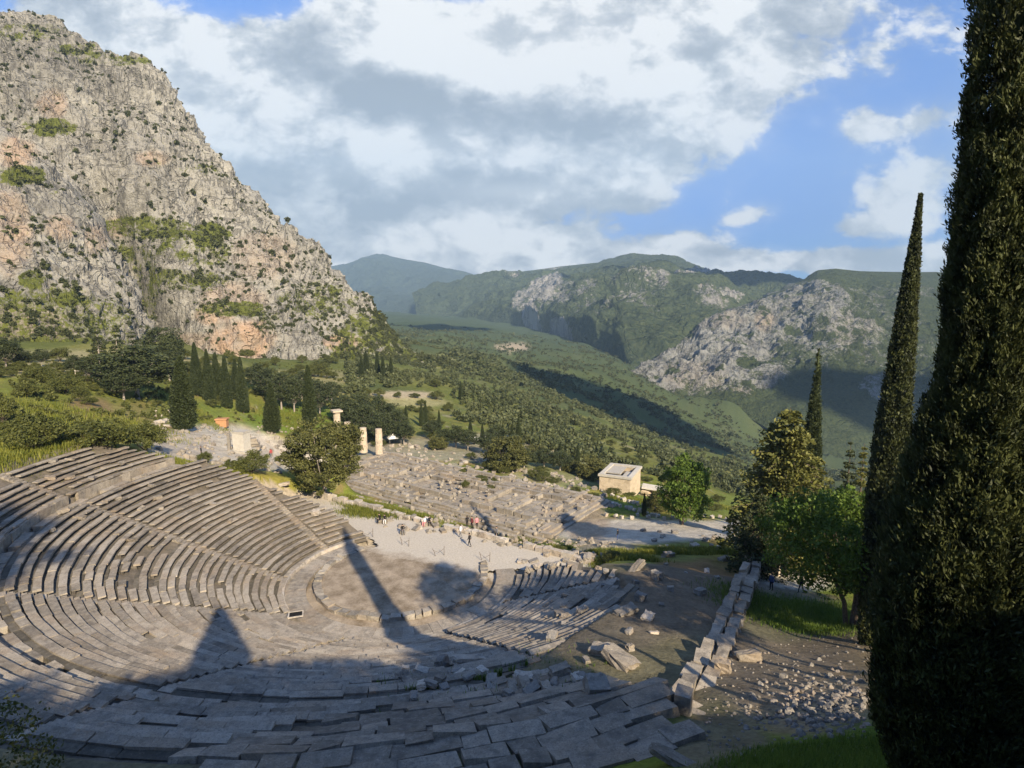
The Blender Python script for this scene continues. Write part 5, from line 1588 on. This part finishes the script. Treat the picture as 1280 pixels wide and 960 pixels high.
pos = np.concatenate([pick(CLIFF, 6500, 1), pick(CRAG, 1300, 2)])
dist_ = np.linalg.norm(pos - CAM, axis=1)
size = 0.4 + 1.5 * rng.random(len(pos)) ** 1.7 * np.where(rng.random(len(pos)) < .15, 1.7, 1)
order = np.argsort(-size / dist_)
for q in order[:230]:
    o = link('shrub', SHM[int(q) % 3]); o.location = pos[q]; o.scale = (size[q],) * 3; o.rotation_euler = (0, 0, rng.uniform(0, 6.28))
    tag(o, 'dark green shrub growing on the pale rock face at the left', 'shrub', 'shrubs growing on the left cliffs')
def mass(name, pos, size, tmpl, mat):
    b = MB()
    for k, T in enumerate(tmpl):
        sel = np.arange(len(pos)) % len(tmpl) == k
        p_, s_ = pos[sel], size[sel]
        if not len(p_): continue
        tv, tf = np.concatenate(T.v), np.concatenate(T.f)
        a = rng.uniform(0, 6.28, len(p_)); ca, sa = np.cos(a), np.sin(a)
        V = np.stack([tv[None, :, 0] * ca[:, None] - tv[None, :, 1] * sa[:, None], tv[None, :, 0] * sa[:, None] + tv[None, :, 1] * ca[:, None], np.repeat(tv[None, :, 2], len(p_), 0)], -1) * s_[:, None, None] + p_[:, None]
        f = tf[None] + (np.arange(len(p_)) * len(tv))[:, None, None]
        b.add(V.reshape(-1, 3), f.reshape(-1, tf.shape[1]))
    return struct(name, b.mesh(name, mat), 'stuff')
mass('scrub', pos[order[230:]], size[order[230:]], SHR, M['scrub'])

# ------------------------------------------------------------------ olive groves of the valley: one mass
def low_tree(g, nb, nl, leaf):
    b = MB()
    c = unit(g.normal(size=(nb, 3))) * g.uniform(.3, .75, (nb, 1)) * np.array([1, 1, .65]) + np.array([0, 0, .75])
    C = np.repeat(c, nl, 0); dd = unit(g.normal(size=C.shape)) * g.uniform(.15, .45, (len(C), 1))
    leaf_quads(b, C + dd, g.normal(size=C.shape), leaf * g.uniform(.6, 1.4, len(C)), .75, g)
    return b
g = np.random.default_rng(90)
NEAR_T = [low_tree(g, 9, 14, .42) for _ in range(3)]
FAR_T = [low_tree(g, 6, 6, .62) for _ in range(3)]
def valley(n, d0, d1, x0, x1, seed):
    g = np.random.default_rng(seed)
    t = np.exp(g.uniform(np.log(d0), np.log(d1), n)); px = g.uniform(x0, x1, n)
    x = CAM[0] + (px - 640) / FOC * t; y = CAM[1] + t
    k = fbm(xyz(x / 45, y / 45, 4.0), 4) + g.normal(size=n) * .10 > -0.04
    x, y = x[k], y[k]; return np.stack([x, y, ground(x, y)], -1)
v1 = np.concatenate([valley(5200, 215, 480, 430, 1080, 5), valley(2600, 140, 240, 640, 1050, 15)])
p1x, p1y, _ = project(v1)
v1 = v1[~((p1y > 552 + (p1x - 640) * 0.24) | ((p1x < 560) & (p1y > 520)) | ((np.abs(p1x - 510) < 50) & (np.abs(p1y - 499) < 14)))]
oo = np.argsort(np.linalg.norm(v1 - CAM, axis=1))
OLM = [b.mesh('olive_tree', M['olive']) for b in NEAR_T]
sz1 = 0.9 + 1.6 * rng.random(len(v1)) ** 1.5 + 1.0 * (rng.random(len(v1)) < .08)
for q in oo[:280]:
    o = link('olive_tree', OLM[int(q) % 3]); o.location = v1[q]; o.scale = (sz1[q],) * 3; o.rotation_euler = (0, 0, rng.uniform(0, 6.28))
    tag(o, 'grey green olive tree on the near slope below the ruins', 'olive tree', 'olive trees on the near valley slope')
mass('olive_grove', v1[oo[280:]], sz1[oo[280:]], NEAR_T, M['olive'])
v2 = valley(21000, 440, 1500, 430, 1250, 6)
mass('valley_woods', v2, 1.3 + 2.2 * rng.random(len(v2)) ** 2 + 1.8 * (rng.random(len(v2)) < .08), FAR_T, M['olive'])

# low scrub and flower clumps over the meadow slope on the left
pts = []
for _ in range(1500):
    px, py = rng.uniform(-20, 440), rng.uniform(440, 545)
    if 190 < px < 380 and py > 530: continue
    q, tt = hit(px, py)
    if tt < 420 and fbm((q / 9)[None], 3)[0] > -0.1: pts.append(q)
pts = np.array(pts)
mass('hillside_scrub', pts, rng.uniform(0.25, 0.9, len(pts)), NEAR_T, M['bush'])
# ------------------------------------------------------------------ people
def body_mesh(pose):
    """one continuous skinned figure 1.7 m tall, facing +Y, in the pose"""
    V, Rr, E = [], [], []
    def add(p, r, par=None):
        V.append(p); Rr.append(r)
        if par is not None: E.append((par, len(V) - 1))
        return len(V) - 1
    sit = pose == 'sit'
    hz = 0.50 if sit else 0.90
    lean = 0.10 if sit else 0.02
    pel = add((0, 0, hz), .135)
    w = add((0, lean * .4, hz + .2), .115, pel); ch = add((0, lean * .7, hz + .42), .135, w); nk = add((0, lean, hz + .56), .055, ch)
    hd = add((0, lean + .02, hz + .66), .085, nk); tp = add((0, lean + .03, hz + .76), .075, hd); add((0, lean + .12, hz + .66), .018, hd)
    for s in (-1, 1):
        hip = add((s * .09, 0, hz - .04), .095, pel)
        if sit:
            kn = add((s * .12, .44, hz + .02), .062, hip); an = add((s * .12, .46, .09), .042, kn); add((s * .13, .60, .04), .035, an)
        else:
            st = .22 * s if pose == 'walk' else .03 * s
            kn = add((s * .10, st * .6 + .03, .48), .062, hip); an = add((s * .10, st - (.05 if st < 0 else 0), .09), .042, kn); add((s * .11, st + .13, .04), .035, an)
        sh = add((s * .18, lean * .8, hz + .50), .058, ch)
        if sit: el = add((s * .23, .12, hz + .24), .043, sh); wr = add((s * .14, .32, hz + .14), .032, el); hn = (s * .10, .40, hz + .12)
        else:
            a = -.14 * s if pose == 'walk' else 0
            el = add((s * .25, a * .5 - .02, hz + .22), .043, sh); wr = add((s * .26, a + .06, hz - .02), .032, el); hn = (s * .26, a + .09, hz - .10)
        ph = add(hn, .034, wr)
        for k in range(4):
            add((hn[0] + (k - 1.5) * .016, hn[1] + .03, hn[2] - (.07 if not sit else .02) - .006 * (k in (1, 2))), .009, ph)
        add((hn[0] - s * .04, hn[1] + .03, hn[2] - .02), .010, ph)
    me = bpy.data.meshes.new('person_body')
    me.from_pydata(V, E, [])
    o = bpy.data.objects.new('person_body', me); COL.objects.link(o)
    m = o.modifiers.new('s', 'SKIN')
    for k, r in enumerate(Rr): me.skin_vertices[0].data[k].radius = (r, r)
    me.skin_vertices[0].data[0].use_root = True
    m.use_smooth_shade = True
    o.modifiers.new('d', 'SUBSURF').levels = 1
    dg = bpy.context.evaluated_depsgraph_get(); dg.update()
    out = bpy.data.meshes.new_from_object(o.evaluated_get(dg))
    bpy.data.objects.remove(o); bpy.data.meshes.remove(me)
    return out, hz
BODY = {k: body_mesh(k) for k in ('stand', 'walk', 'sit')}
M['skin'] = plain_mat('skin', (0.45, 0.29, 0.21), 0.6, 0.08)
M['hair'] = plain_mat('dark_hair', (0.03, 0.022, 0.017), 0.7)
CL = {'black': (0.015, 0.015, 0.017), 'white': (0.72, 0.70, 0.68), 'pink': (0.62, 0.26, 0.28), 'blue': (0.05, 0.08, 0.18), 'grey': (0.16, 0.16, 0.17), 'red': (0.35, 0.05, 0.05), 'beige': (0.42, 0.36, 0.29), 'maroon': (0.14, 0.035, 0.04), 'pale': (0.55, 0.55, 0.58)}
CM = {k: plain_mat(k + '_cloth', v, 0.85, 0.1) for k, v in CL.items()}
_hair = None
def person(p, pose, rz, top, bottom, label, group=None):
    me0, hz = BODY[pose]
    me = me0.copy()
    me.materials.clear()
    for q in (M['skin'], CM[top], CM[bottom], M['hair']): me.materials.append(q)
    for f in me.polygons:
        c = f.center
        if c.z > hz + .60 or (pose != 'sit' and c.z < hz - .04 and abs(c.x) > .21) or (pose == 'sit' and c.y > .34 and c.z > hz + .08): k = 0
        elif c.z < .085: k = 3
        elif (pose != 'sit' and c.z > hz - .02) or (pose == 'sit' and (c.z > hz + .10)): k = 1
        else: k = 2
        f.material_index = k
    o = link('person', me); o.location = (float(p[0]), float(p[1]), float(p[2])); o.rotation_euler = (0, 0, rz)
    tag(o, label, 'person', group)
    g = np.random.default_rng(5)
    a, b_ = np.meshgrid(np.linspace(0, 2 * np.pi, 15), np.linspace(0, 1, 6), indexing='ij')
    th = b_ * 1.75
    lean = 0.10 if pose == 'sit' else 0.02
    P = np.stack([.098 * np.sin(th) * np.cos(a), lean + .005 + .105 * np.sin(th) * np.sin(a) - .012, hz + .70 + .115 * np.cos(th)], -1)
    link('hair', MB().grid(P).mesh('hair', M['hair'], True), o)
    return o
def on(px, py, z=None):
    """floor point under a pixel: the terrace (z = 0) or the ground"""
    if z is not None:
        q = ray(px, py); t = (z - CAM[2]) / q[2]; p = CAM + q * t; p[2] = z; return p
    return hit(px, py)[0]
T0 = 0.03
for (px, py, pose, rz, tp, bt, lb) in [
    (475, 653, 'sit', 2.6, 'black', 'black', 'seated person in black at the left end of the pair on the low wall'),
    (481, 654, 'sit', 3.3, 'black', 'white', 'seated person in black top and white trousers on the low wall'),
    (503, 667, 'sit', 3.6, 'black', 'grey', 'person in dark clothes sitting alone on the stage floor'),
    (531, 657, 'sit', 2.8, 'white', 'pink', 'seated person in white top and pink trousers at the wall'),
    (537, 656, 'sit', 3.4, 'black', 'black', 'seated person in black beside the one in pink trousers'),
    (576, 672, 'walk', 1.2, 'pale', 'grey', 'walking person in a pale shirt on the stage terrace'),
    (587, 683, 'walk', 1.2, 'black', 'black', 'walking person in black right of the pale shirt'),
    (590, 661, 'stand', 2.4, 'maroon', 'black', 'standing person in maroon, left one of the pair by the wall'),
    (596, 661, 'stand', 3.6, 'pink', 'black', 'standing person in pink, right one of the pair by the wall'),
    (584, 660, 'stand', 0.4, 'black', 'black', 'standing person in black left of the pair by the wall'),
    (621, 674, 'walk', 2.2, 'grey', 'black', 'person in grey stepping along the edge blocks of the terrace')]:
    p = on(px, py, T0)
    if pose == 'sit' and py < 660:
        s = link('sitting_block', ROCKS[0]); s.location = (p[0], p[1] + .05, 0.2); s.scale = (.62, .6, .46); tag(s, {475: 'block under the left person in black on the low wall', 481: 'block under the person in white trousers on the low wall', 531: 'block under the person in pink trousers at the wall', 537: 'block under the person in black beside the pink trousers'}[px], 'stone block')
        s.scale = (.6, .55, .42)
    zz = T0
    if pose == 'sit' and py > 660:
        s = link('sitting_block', ROCKS[0]); s.location = (p[0], p[1] + .05, 0.2); s.scale = (.6, .55, .42); tag(s, 'block under the person sitting alone on the stage floor', 'stone block')
    person((p[0], p[1], zz), pose, rz, tp, bt, lb)
for (px, py, pose, rz, tp, bt, lb) in [
    (772, 675, 'stand', 1.0, 'black', 'blue', 'person in dark clothes standing in the shade on the pale path'),
    (850, 655, 'stand', 1.4, 'black', 'black', 'person in black standing in front of the bushy fresh green tree'),
    (964, 738, 'stand', 2.0, 'blue', 'black', 'left one of two dark figures behind the grassy patch'),
    (1001, 741, 'walk', 2.0, 'black', 'black', 'right one of two dark figures, under the green tree'),
    (252, 571, 'stand', 2.0, 'black', 'black', 'person in black standing on the bare excavation'),
    (339, 572, 'walk', 1.0, 'red', 'grey', 'person in red walking right of the white pedestal')]:
    person(on(px, py), pose, rz, tp, bt, lb)

# rope barriers on the stage: thin leaning stakes with low ropes
M['iron'] = plain_mat('rusty_stake', (0.10, 0.075, 0.055), 0.8)
for (px, py, a, lb) in [(466, 671, .5, 'bent stake barrier nearest the left seats'), (511, 683, -.4, 'thin stake barrier below the lone sitting person'), (555, 694, .3, 'thin stake barrier in the middle of the stage'), (612, 702, -.3, 'thin stake barrier at the right end of the stage')]:
    p = on(px, py, T0)
    t = thing('stake_barrier', lb, 'barrier', p, a)
    link('stake', MB().tube([(0, 0, 0), (0.02, 0, .5), (.05, .05, 1.1)], [.035, .03, .025], 5).mesh('stake', M['iron']), t)
    link('stake', MB().tube([(-1.0, .1, 0), (-1.1, .1, .4), (-1.3, .2, .9)], [.035, .03, .025], 5).mesh('stake', M['iron']), t)
    link('rope', MB().tube([(.03, .02, .8), (-.6, .1, .35), (-1.2, .15, .7)], [.018] * 3, 4).mesh('rope', M['iron']), t)
# wire fence below the crag, white posts
G14 = 'fence posts at the foot of the left crag'
for k in range(9):
    p = on(95 + k * 7, 476 - k * 0.2)
    o = link('fence_post', MB().tube([(0, 0, -.3), (0, 0, 2.4)], [.12, .12], 6).box((0.5, 0, 2.2), (1.0, .05, .08)).box((0.5, 0, 1.3), (1.0, .05, .08)).mesh('fence_post', M['pale_stone'])); o.location = p
    tag(o, 'pale fence post standing at the foot of the left crag', 'fence post', G14)
# ------------------------------------------------------------------ trees on the slope behind the viewpoint (they throw the near shade)
G15 = 'trees on the slope behind the viewpoint'
for k in range(13):
    x = 1.5 + k * 2.45 + rng.uniform(-.5, .5); y = -64.0 + rng.uniform(-1.2, 1.0) - (1.5 if x < 12 else 0)
    z = gz(x, y); h = max(2.0, 31.6 + 0.05 * (x - 3) + rng.uniform(-.3, .6) - z)
    stamp(PINE, (x, y, z - .3), (1.2 + h * .22) / 4.2, None, 'dark pine on the slope behind the viewpoint, throwing shade on the seats', G15, sz=h / 12)
for (x, y, top, w) in [(14.8, -67.0, 40.0, 1.7), (56, -50, 30, 1.6)]:
    z = gz(x, y)
    stamp(CY[0], (x, y, z - .3), w / 1.25, None, 'cypress on the slope behind the viewpoint, throwing a pointed shadow', 'cypresses behind the viewpoint', sz=(top - z) / 14)

G16 = 'tall trees on the slope right of the wall'
TALL = broadleaf('tall_pine', 18, 4.2, 9.0, 57, M['pine'], 'tall flat topped pine on the slope right of the wall', 90, 70, 0.42, 1.25, 0.6, 0.22, bark='bark_pale', hollow=0.4, group=G16)
for (x, y, h, w) in [(27.6, -44.5, 15.5, 3.2), (37.5, -31.5, 10, 3.8), (34.0, -43, 11, 3.8), (42.0, -36, 12, 4.0), (47, -34, 9, 4.2), (52, -38, 12, 4.4), (39.0, -48, 9, 4.0)]:
    stamp(TALL, (x, y, gz(x, y) - .3), w / 4.2, None, 'tall flat topped pine on the slope right of the wall', G16, sz=h / 18)
stamp(TALL, (0.6, -77.0, gz(0.6, -77.0) - .3), 1.15, None, 'very tall pine on the slope above the viewpoint', sz=24.5 / 18)

# ------------------------------------------------------------------ clouds out of view, there to cast shade on valley and mountains
M['cloud'] = plain_mat('white_cloud', (0.85, 0.85, 0.86), 1.0, 0.05, 0.01)
def cloud(c, size, rz, seed, label):
    g = np.random.default_rng(seed)
    b = MB()
    a, t = np.meshgrid(np.linspace(0, 2 * np.pi, 73), np.linspace(0, np.pi, 37), indexing='ij')
    P = np.stack([np.sin(t) * np.cos(a), np.sin(t) * np.sin(a), np.cos(t)], -1)
    r = 1 + 0.38 * fbm(P * 1.6 + seed, 5) + 0.10 * ridged(P * 5 + seed, 3)
    P = P * r[..., None]; P[..., 2] = np.where(P[..., 2] < 0, P[..., 2] * 0.35, P[..., 2])
    P[-1] = P[0]
    P = P * np.array(size)
    P = P @ np.array([[math.cos(rz), math.sin(rz), 0], [-math.sin(rz), math.cos(rz), 0], [0, 0, 1]])
    b.grid(P, flip=True)
    o = struct('cloud', b.mesh('cloud', M['cloud'], True), 'stuff'); o.location = c
    return o
def over(p, z):
    s = (z - p[2]) / math.tan(SUN_EL)
    return (p[0] + SUN_H[0] * s, p[1] + SUN_H[1] * s, z)
SUN_EL = R(30.5)
SUN_H = np.array([0.46, -0.888])
az_ = math.atan2(SUN_H[1], SUN_H[0])
pm = (at(650, 462, 800) + at(925, 587, 580)) / 2
dv_ = at(925, 587, 580) - at(650, 462, 800)
cloud(over(pm, 1100), (np.hypot(dv_[0], dv_[1]) * 0.58, 130, 40), math.atan2(dv_[1], dv_[0]), 3, '')  # stretched to cast the valley's band of shade, in place of a ridge
cloud(over(at(840, 378, 2700), 2500), (560, 300, 90), -0.35, 5, '')
cloud(over(at(1090, 520, 1050), 1500), (210, 130, 50), -0.5, 11, '')
cloud(over(at(530, 410, 1500), 1150), (170, 110, 40), 0.3, 9, '')

# ------------------------------------------------------------------ sun, sky
EXPO = 1.42
sd = Vector((SUN_H[0] * math.cos(SUN_EL), SUN_H[1] * math.cos(SUN_EL), math.sin(SUN_EL)))
L = bpy.data.lights.new('sun', 'SUN'); L.energy = 4.8; L.angle = R(0.5); L.color = (1.0, 0.86, 0.64)
so = bpy.data.objects.new('sun', L); COL.objects.link(so)
so.rotation_euler = sd.to_track_quat('Z', 'Y').to_euler()
so.location = (60, -120, 120)

W = bpy.data.worlds.new('World'); SC.world = W; W.cycles.sampling_method = 'MANUAL'; W.cycles.sample_map_resolution = 512; W.use_nodes = True
nt = W.node_tree; nt.nodes.clear()
k = NT.__new__(NT); k.t = nt
out = nt.nodes.new('ShaderNodeOutputWorld')
bg = nt.nodes.new('ShaderNodeBackground')
sky = nt.nodes.new('ShaderNodeTexSky'); sky.sky_type = 'NISHITA'; sky.sun_disc = False
sky.sun_elevation = SUN_EL
sky.sun_rotation = math.atan2(SUN_H[0], SUN_H[1])
sky.altitude = 600; sky.air_density = 1.0; sky.dust_density = 0.3; sky.ozone_density = 3.0
geo = k.n('ShaderNodeTexCoord').outputs['Generated']
sx = k.n('ShaderNodeSeparateXYZ', {0: geo})
X, Y, Z = sx.outputs
Yg = k.math('MAXIMUM', k.math('ABSOLUTE', Y), 0.2)
U = k.math('DIVIDE', X, Yg); V_ = k.math('DIVIDE', Z, Yg)
def skyuv(px, py):
    q = ray(px, py); return q[0] / q[1], q[2] / q[1]
def cover(lst):
    tot = None
    for (px, py, rx, ry, rot, w) in lst:
        u0, v0 = skyuv(px, py)
        du = k.math('SUBTRACT', U, u0); dv = k.math('SUBTRACT', V_, v0)
        c_, s_ = math.cos(R(rot)), math.sin(R(rot))
        a = k.math('MULTIPLY', k.math('ADD', k.math('MULTIPLY', du, c_), k.math('MULTIPLY', dv, s_)), FOC / rx)
        b = k.math('MULTIPLY', k.math('SUBTRACT', k.math('MULTIPLY', dv, c_), k.math('MULTIPLY', du, s_)), FOC / ry)
        e = k.math('ADD', k.math('MULTIPLY', a, a), k.math('MULTIPLY', b, b))
        e = k.math('MULTIPLY', k.math('EXPONENT', k.math('MULTIPLY', e, -1.0)), w)
        tot = e if tot is None else k.math('ADD', tot, e)
    return tot
big = [(520, 175, 330, 130, 12, .75), (330, 150, 200, 130, 0, .6), (230, 90, 130, 80, 0, .30), (300, -10, 90, 40, 0, -.35), (620, -8, 80, 22, 0, -.35), (350, 320, 150, 40, 0, .4), (700, 90, 260, 90, 10, .55), (560, 60, 120, 55, 0, .45), (900, 30, 170, 60, 12, .4), (420, 260, 170, 50, -6, .45), (640, 245, 110, 30, 0, .35), (180, 30, 150, 60, -20, .30), (1000, 60, 150, 70, 20, .30), (900, 130, 170, 70, 15, .25), (780, 160, 160, 70, 10, .22)]
low = [(470, 308, 120, 22, 0, .55), (640, 300, 110, 24, -3, .65), (690, 315, 80, 16, 0, .5), (850, 305, 80, 22, 0, .62), (960, 325, 130, 16, 0, .6), (1080, 330, 110, 14, 0, .6), (1220, 330, 110, 18, 0, .6), (560, 322, 200, 14, 0, .5)]
small = [(945, 265, 34, 14, 10, .55), (1072, 285, 28, 11, 0, .5), (1075, 160, 24, 18, 0, .55), (1150, 150, 60, 22, 12, .55), (1150, 215, 55, 34, 10, .40), (775, 230, 26, 34, 40, .30), (815, 262, 40, 20, -20, .25), (1130, 255, 60, 24, 0, .28), (60, 0, 70, 30, 0, .4), (1250, 215, 60, 40, 0, .4)]
cv = cover(big); cl = cover(low); cm = cover(small)
uv = k.n('ShaderNodeCombineXYZ', {0: U, 1: k.math('MULTIPLY', V_, 1.5), 2: 0.37}).outputs[0]
def cloudn(vec):
    a = k.noise(vec, 3.0, 3, 0.55, 0.25); b = k.noise(vec, 9.0, 4, 0.6, 0.3); c = k.noise(vec, 30.0, 6, 0.65, 0.4)
    return k.math('ADD', k.math('MULTIPLY', k.math('SUBTRACT', a, .5), 1.9), k.math('ADD', k.math('MULTIPLY', k.math('SUBTRACT', b, .5), 1.0), k.math('MULTIPLY', k.math('SUBTRACT', c, .5), 0.55)))
nn = cloudn(uv)
ns = cloudn(k.n('ShaderNodeVectorMath', {0: uv, 1: (0.030, 0.075, 0)}, operation='ADD').outputs[0])
cov = k.math('ADD', k.math('ADD', cv, cl), cm)
dens = k.math('ADD', cov, nn)
dens_s = k.math('ADD', cov, ns)
def smooth(v, a, b, c, d): return k.n('ShaderNodeMapRange', {0: v, 1: a, 2: b, 3: c, 4: d}, interpolation_type='SMOOTHSTEP').outputs[0]
alpha = smooth(dens, 0.14, 0.48, 0, 1)
wisps = smooth(k.math('ADD', cov, k.math('MULTIPLY', nn, .5)), 0.0, 0.6, 0, 0.34)
alpha = k.math('MAXIMUM', alpha, wisps)
lit = smooth(k.math('SUBTRACT', dens, dens_s), -0.40, 0.45, 0, 1)
# sunlit crowns and grey bellies of the big bank
bell = cover([(470, 150, 200, 60, 5, .30), (600, 130, 200, 36, 0, .30), (420, 250, 230, 40, 0, .34), (680, 195, 120, 30, 10, .22), (330, 215, 160, 50, -20, .22), (560, 290, 260, 26, 0, .20), (860, 110, 160, 40, 10, .22), (380, 60, 120, 50, 0, .12)])
crown_ = cover([(560, 45, 70, 34, 0, .35), (720, 60, 120, 50, 10, .36), (500, 40, 40, 24, 0, .25), (500, 195, 100, 26, 10, .42), (640, 240, 90, 14, 0, .42), (250, 130, 90, 60, 0, .16), (700, 298, 60, 8, 0, .3), (640, 290, 50, 8, 0, .25), (870, 300, 40, 8, 0, .4), (300, 230, 60, 20, 0, .15)])
lit = k.math('ADD', k.math('MULTIPLY', lit, 1.15), k.math('ADD', 0.10, k.math('SUBTRACT', k.math('MULTIPLY', crown_, 1.1), k.math('MULTIPLY', bell, 0.42))), True)
CS = 2.0 ** -EXPO
ccol = k.ramp(lit, [(0.0, (0.33 * CS, 0.36 * CS, 0.41 * CS)), (0.35, (0.53 * CS, 0.555 * CS, 0.595 * CS)), (0.65, (0.74 * CS, 0.755 * CS, 0.77 * CS)), (1.0, (1.08 * CS, 1.06 * CS, 1.03 * CS))])
SKY_STR = 0.10
cs_ = k.mix(1.0, ccol, (1 / SKY_STR, 1 / SKY_STR, 1 / SKY_STR), 'MULTIPLY')
front = k.range(Y, 0.0, 0.2, 0.35, 1)
skc = k.mix(1.0, sky.outputs[0], k.ramp(Z, [(0.0, (0.085, 0.19, 0.40)), (0.12, (0.105, 0.235, 0.50)), (0.32, (0.20, 0.43, 0.77)), (0.7, (0.42, 0.64, 0.97))]), 'MULTIPLY')
fin = k.mix(k.math('MULTIPLY', alpha, front), skc, cs_)
nt.links.new(fin, bg.inputs[0]); bg.inputs[1].default_value = SKY_STR
nt.links.new(bg.outputs[0], out.inputs[0])

# ------------------------------------------------------------------ haze
HAZE = True
if HAZE:
    hm = bpy.data.materials.new('haze_air'); hm.use_nodes = True
    t_ = hm.node_tree; t_.nodes.clear()
    o_ = t_.nodes.new('ShaderNodeOutputMaterial'); v_ = t_.nodes.new('ShaderNodeVolumePrincipled')
    v_.inputs['Color'].default_value = (0.52, 0.76, 1.0, 1); v_.inputs['Density'].default_value = 0.000105; v_.inputs['Anisotropy'].default_value = 0.0
    t_.links.new(v_.outputs[0], o_.inputs['Volume'])
    allz = [(o.matrix_world @ Vector(c)).z for o in COL.objects if o.type == 'MESH' and not o.name.startswith('cloud') for c in o.bound_box]
    x0, x1, y0, y1, z0, z1 = -8500, 8500, -8500, 8500, min(allz) - 1.0, max(allz) + 30.0
    b = MB().boxes([((x0 + x1) / 2, (y0 + y1) / 2, (z0 + z1) / 2)], [((x1 - x0) / 2, 0, 0)], [(0, (y1 - y0) / 2, 0)], [(0, 0, (z1 - z0) / 2)])
    ho = struct('haze', b.mesh('haze', hm), 'stuff')

# ------------------------------------------------------------------ camera
cam = bpy.data.cameras.new('camera'); cam.sensor_width = 36; cam.lens = 36 * FOC / 1280
cam.clip_start = 0.1; cam.clip_end = 60000
co = bpy.data.objects.new('camera', cam); COL.objects.link(co)
co.location = CAM; co.rotation_euler = (math.pi / 2 - PITCH, 0, 0)
SC.camera = co
SC.view_settings.view_transform = 'Standard'; SC.view_settings.look = 'None'
SC.view_settings.exposure = EXPO; SC.view_settings.gamma = 1.0
SC.view_settings.use_curve_mapping = False
SC.render.resolution_x, SC.render.resolution_y = 1024, 768
SC.cycles.max_bounces = 5; SC.cycles.diffuse_bounces = 3; SC.cycles.glossy_bounces = 2; SC.cycles.transmission_bounces = 3; SC.cycles.volume_bounces = 0
SC.cycles.use_denoising = True
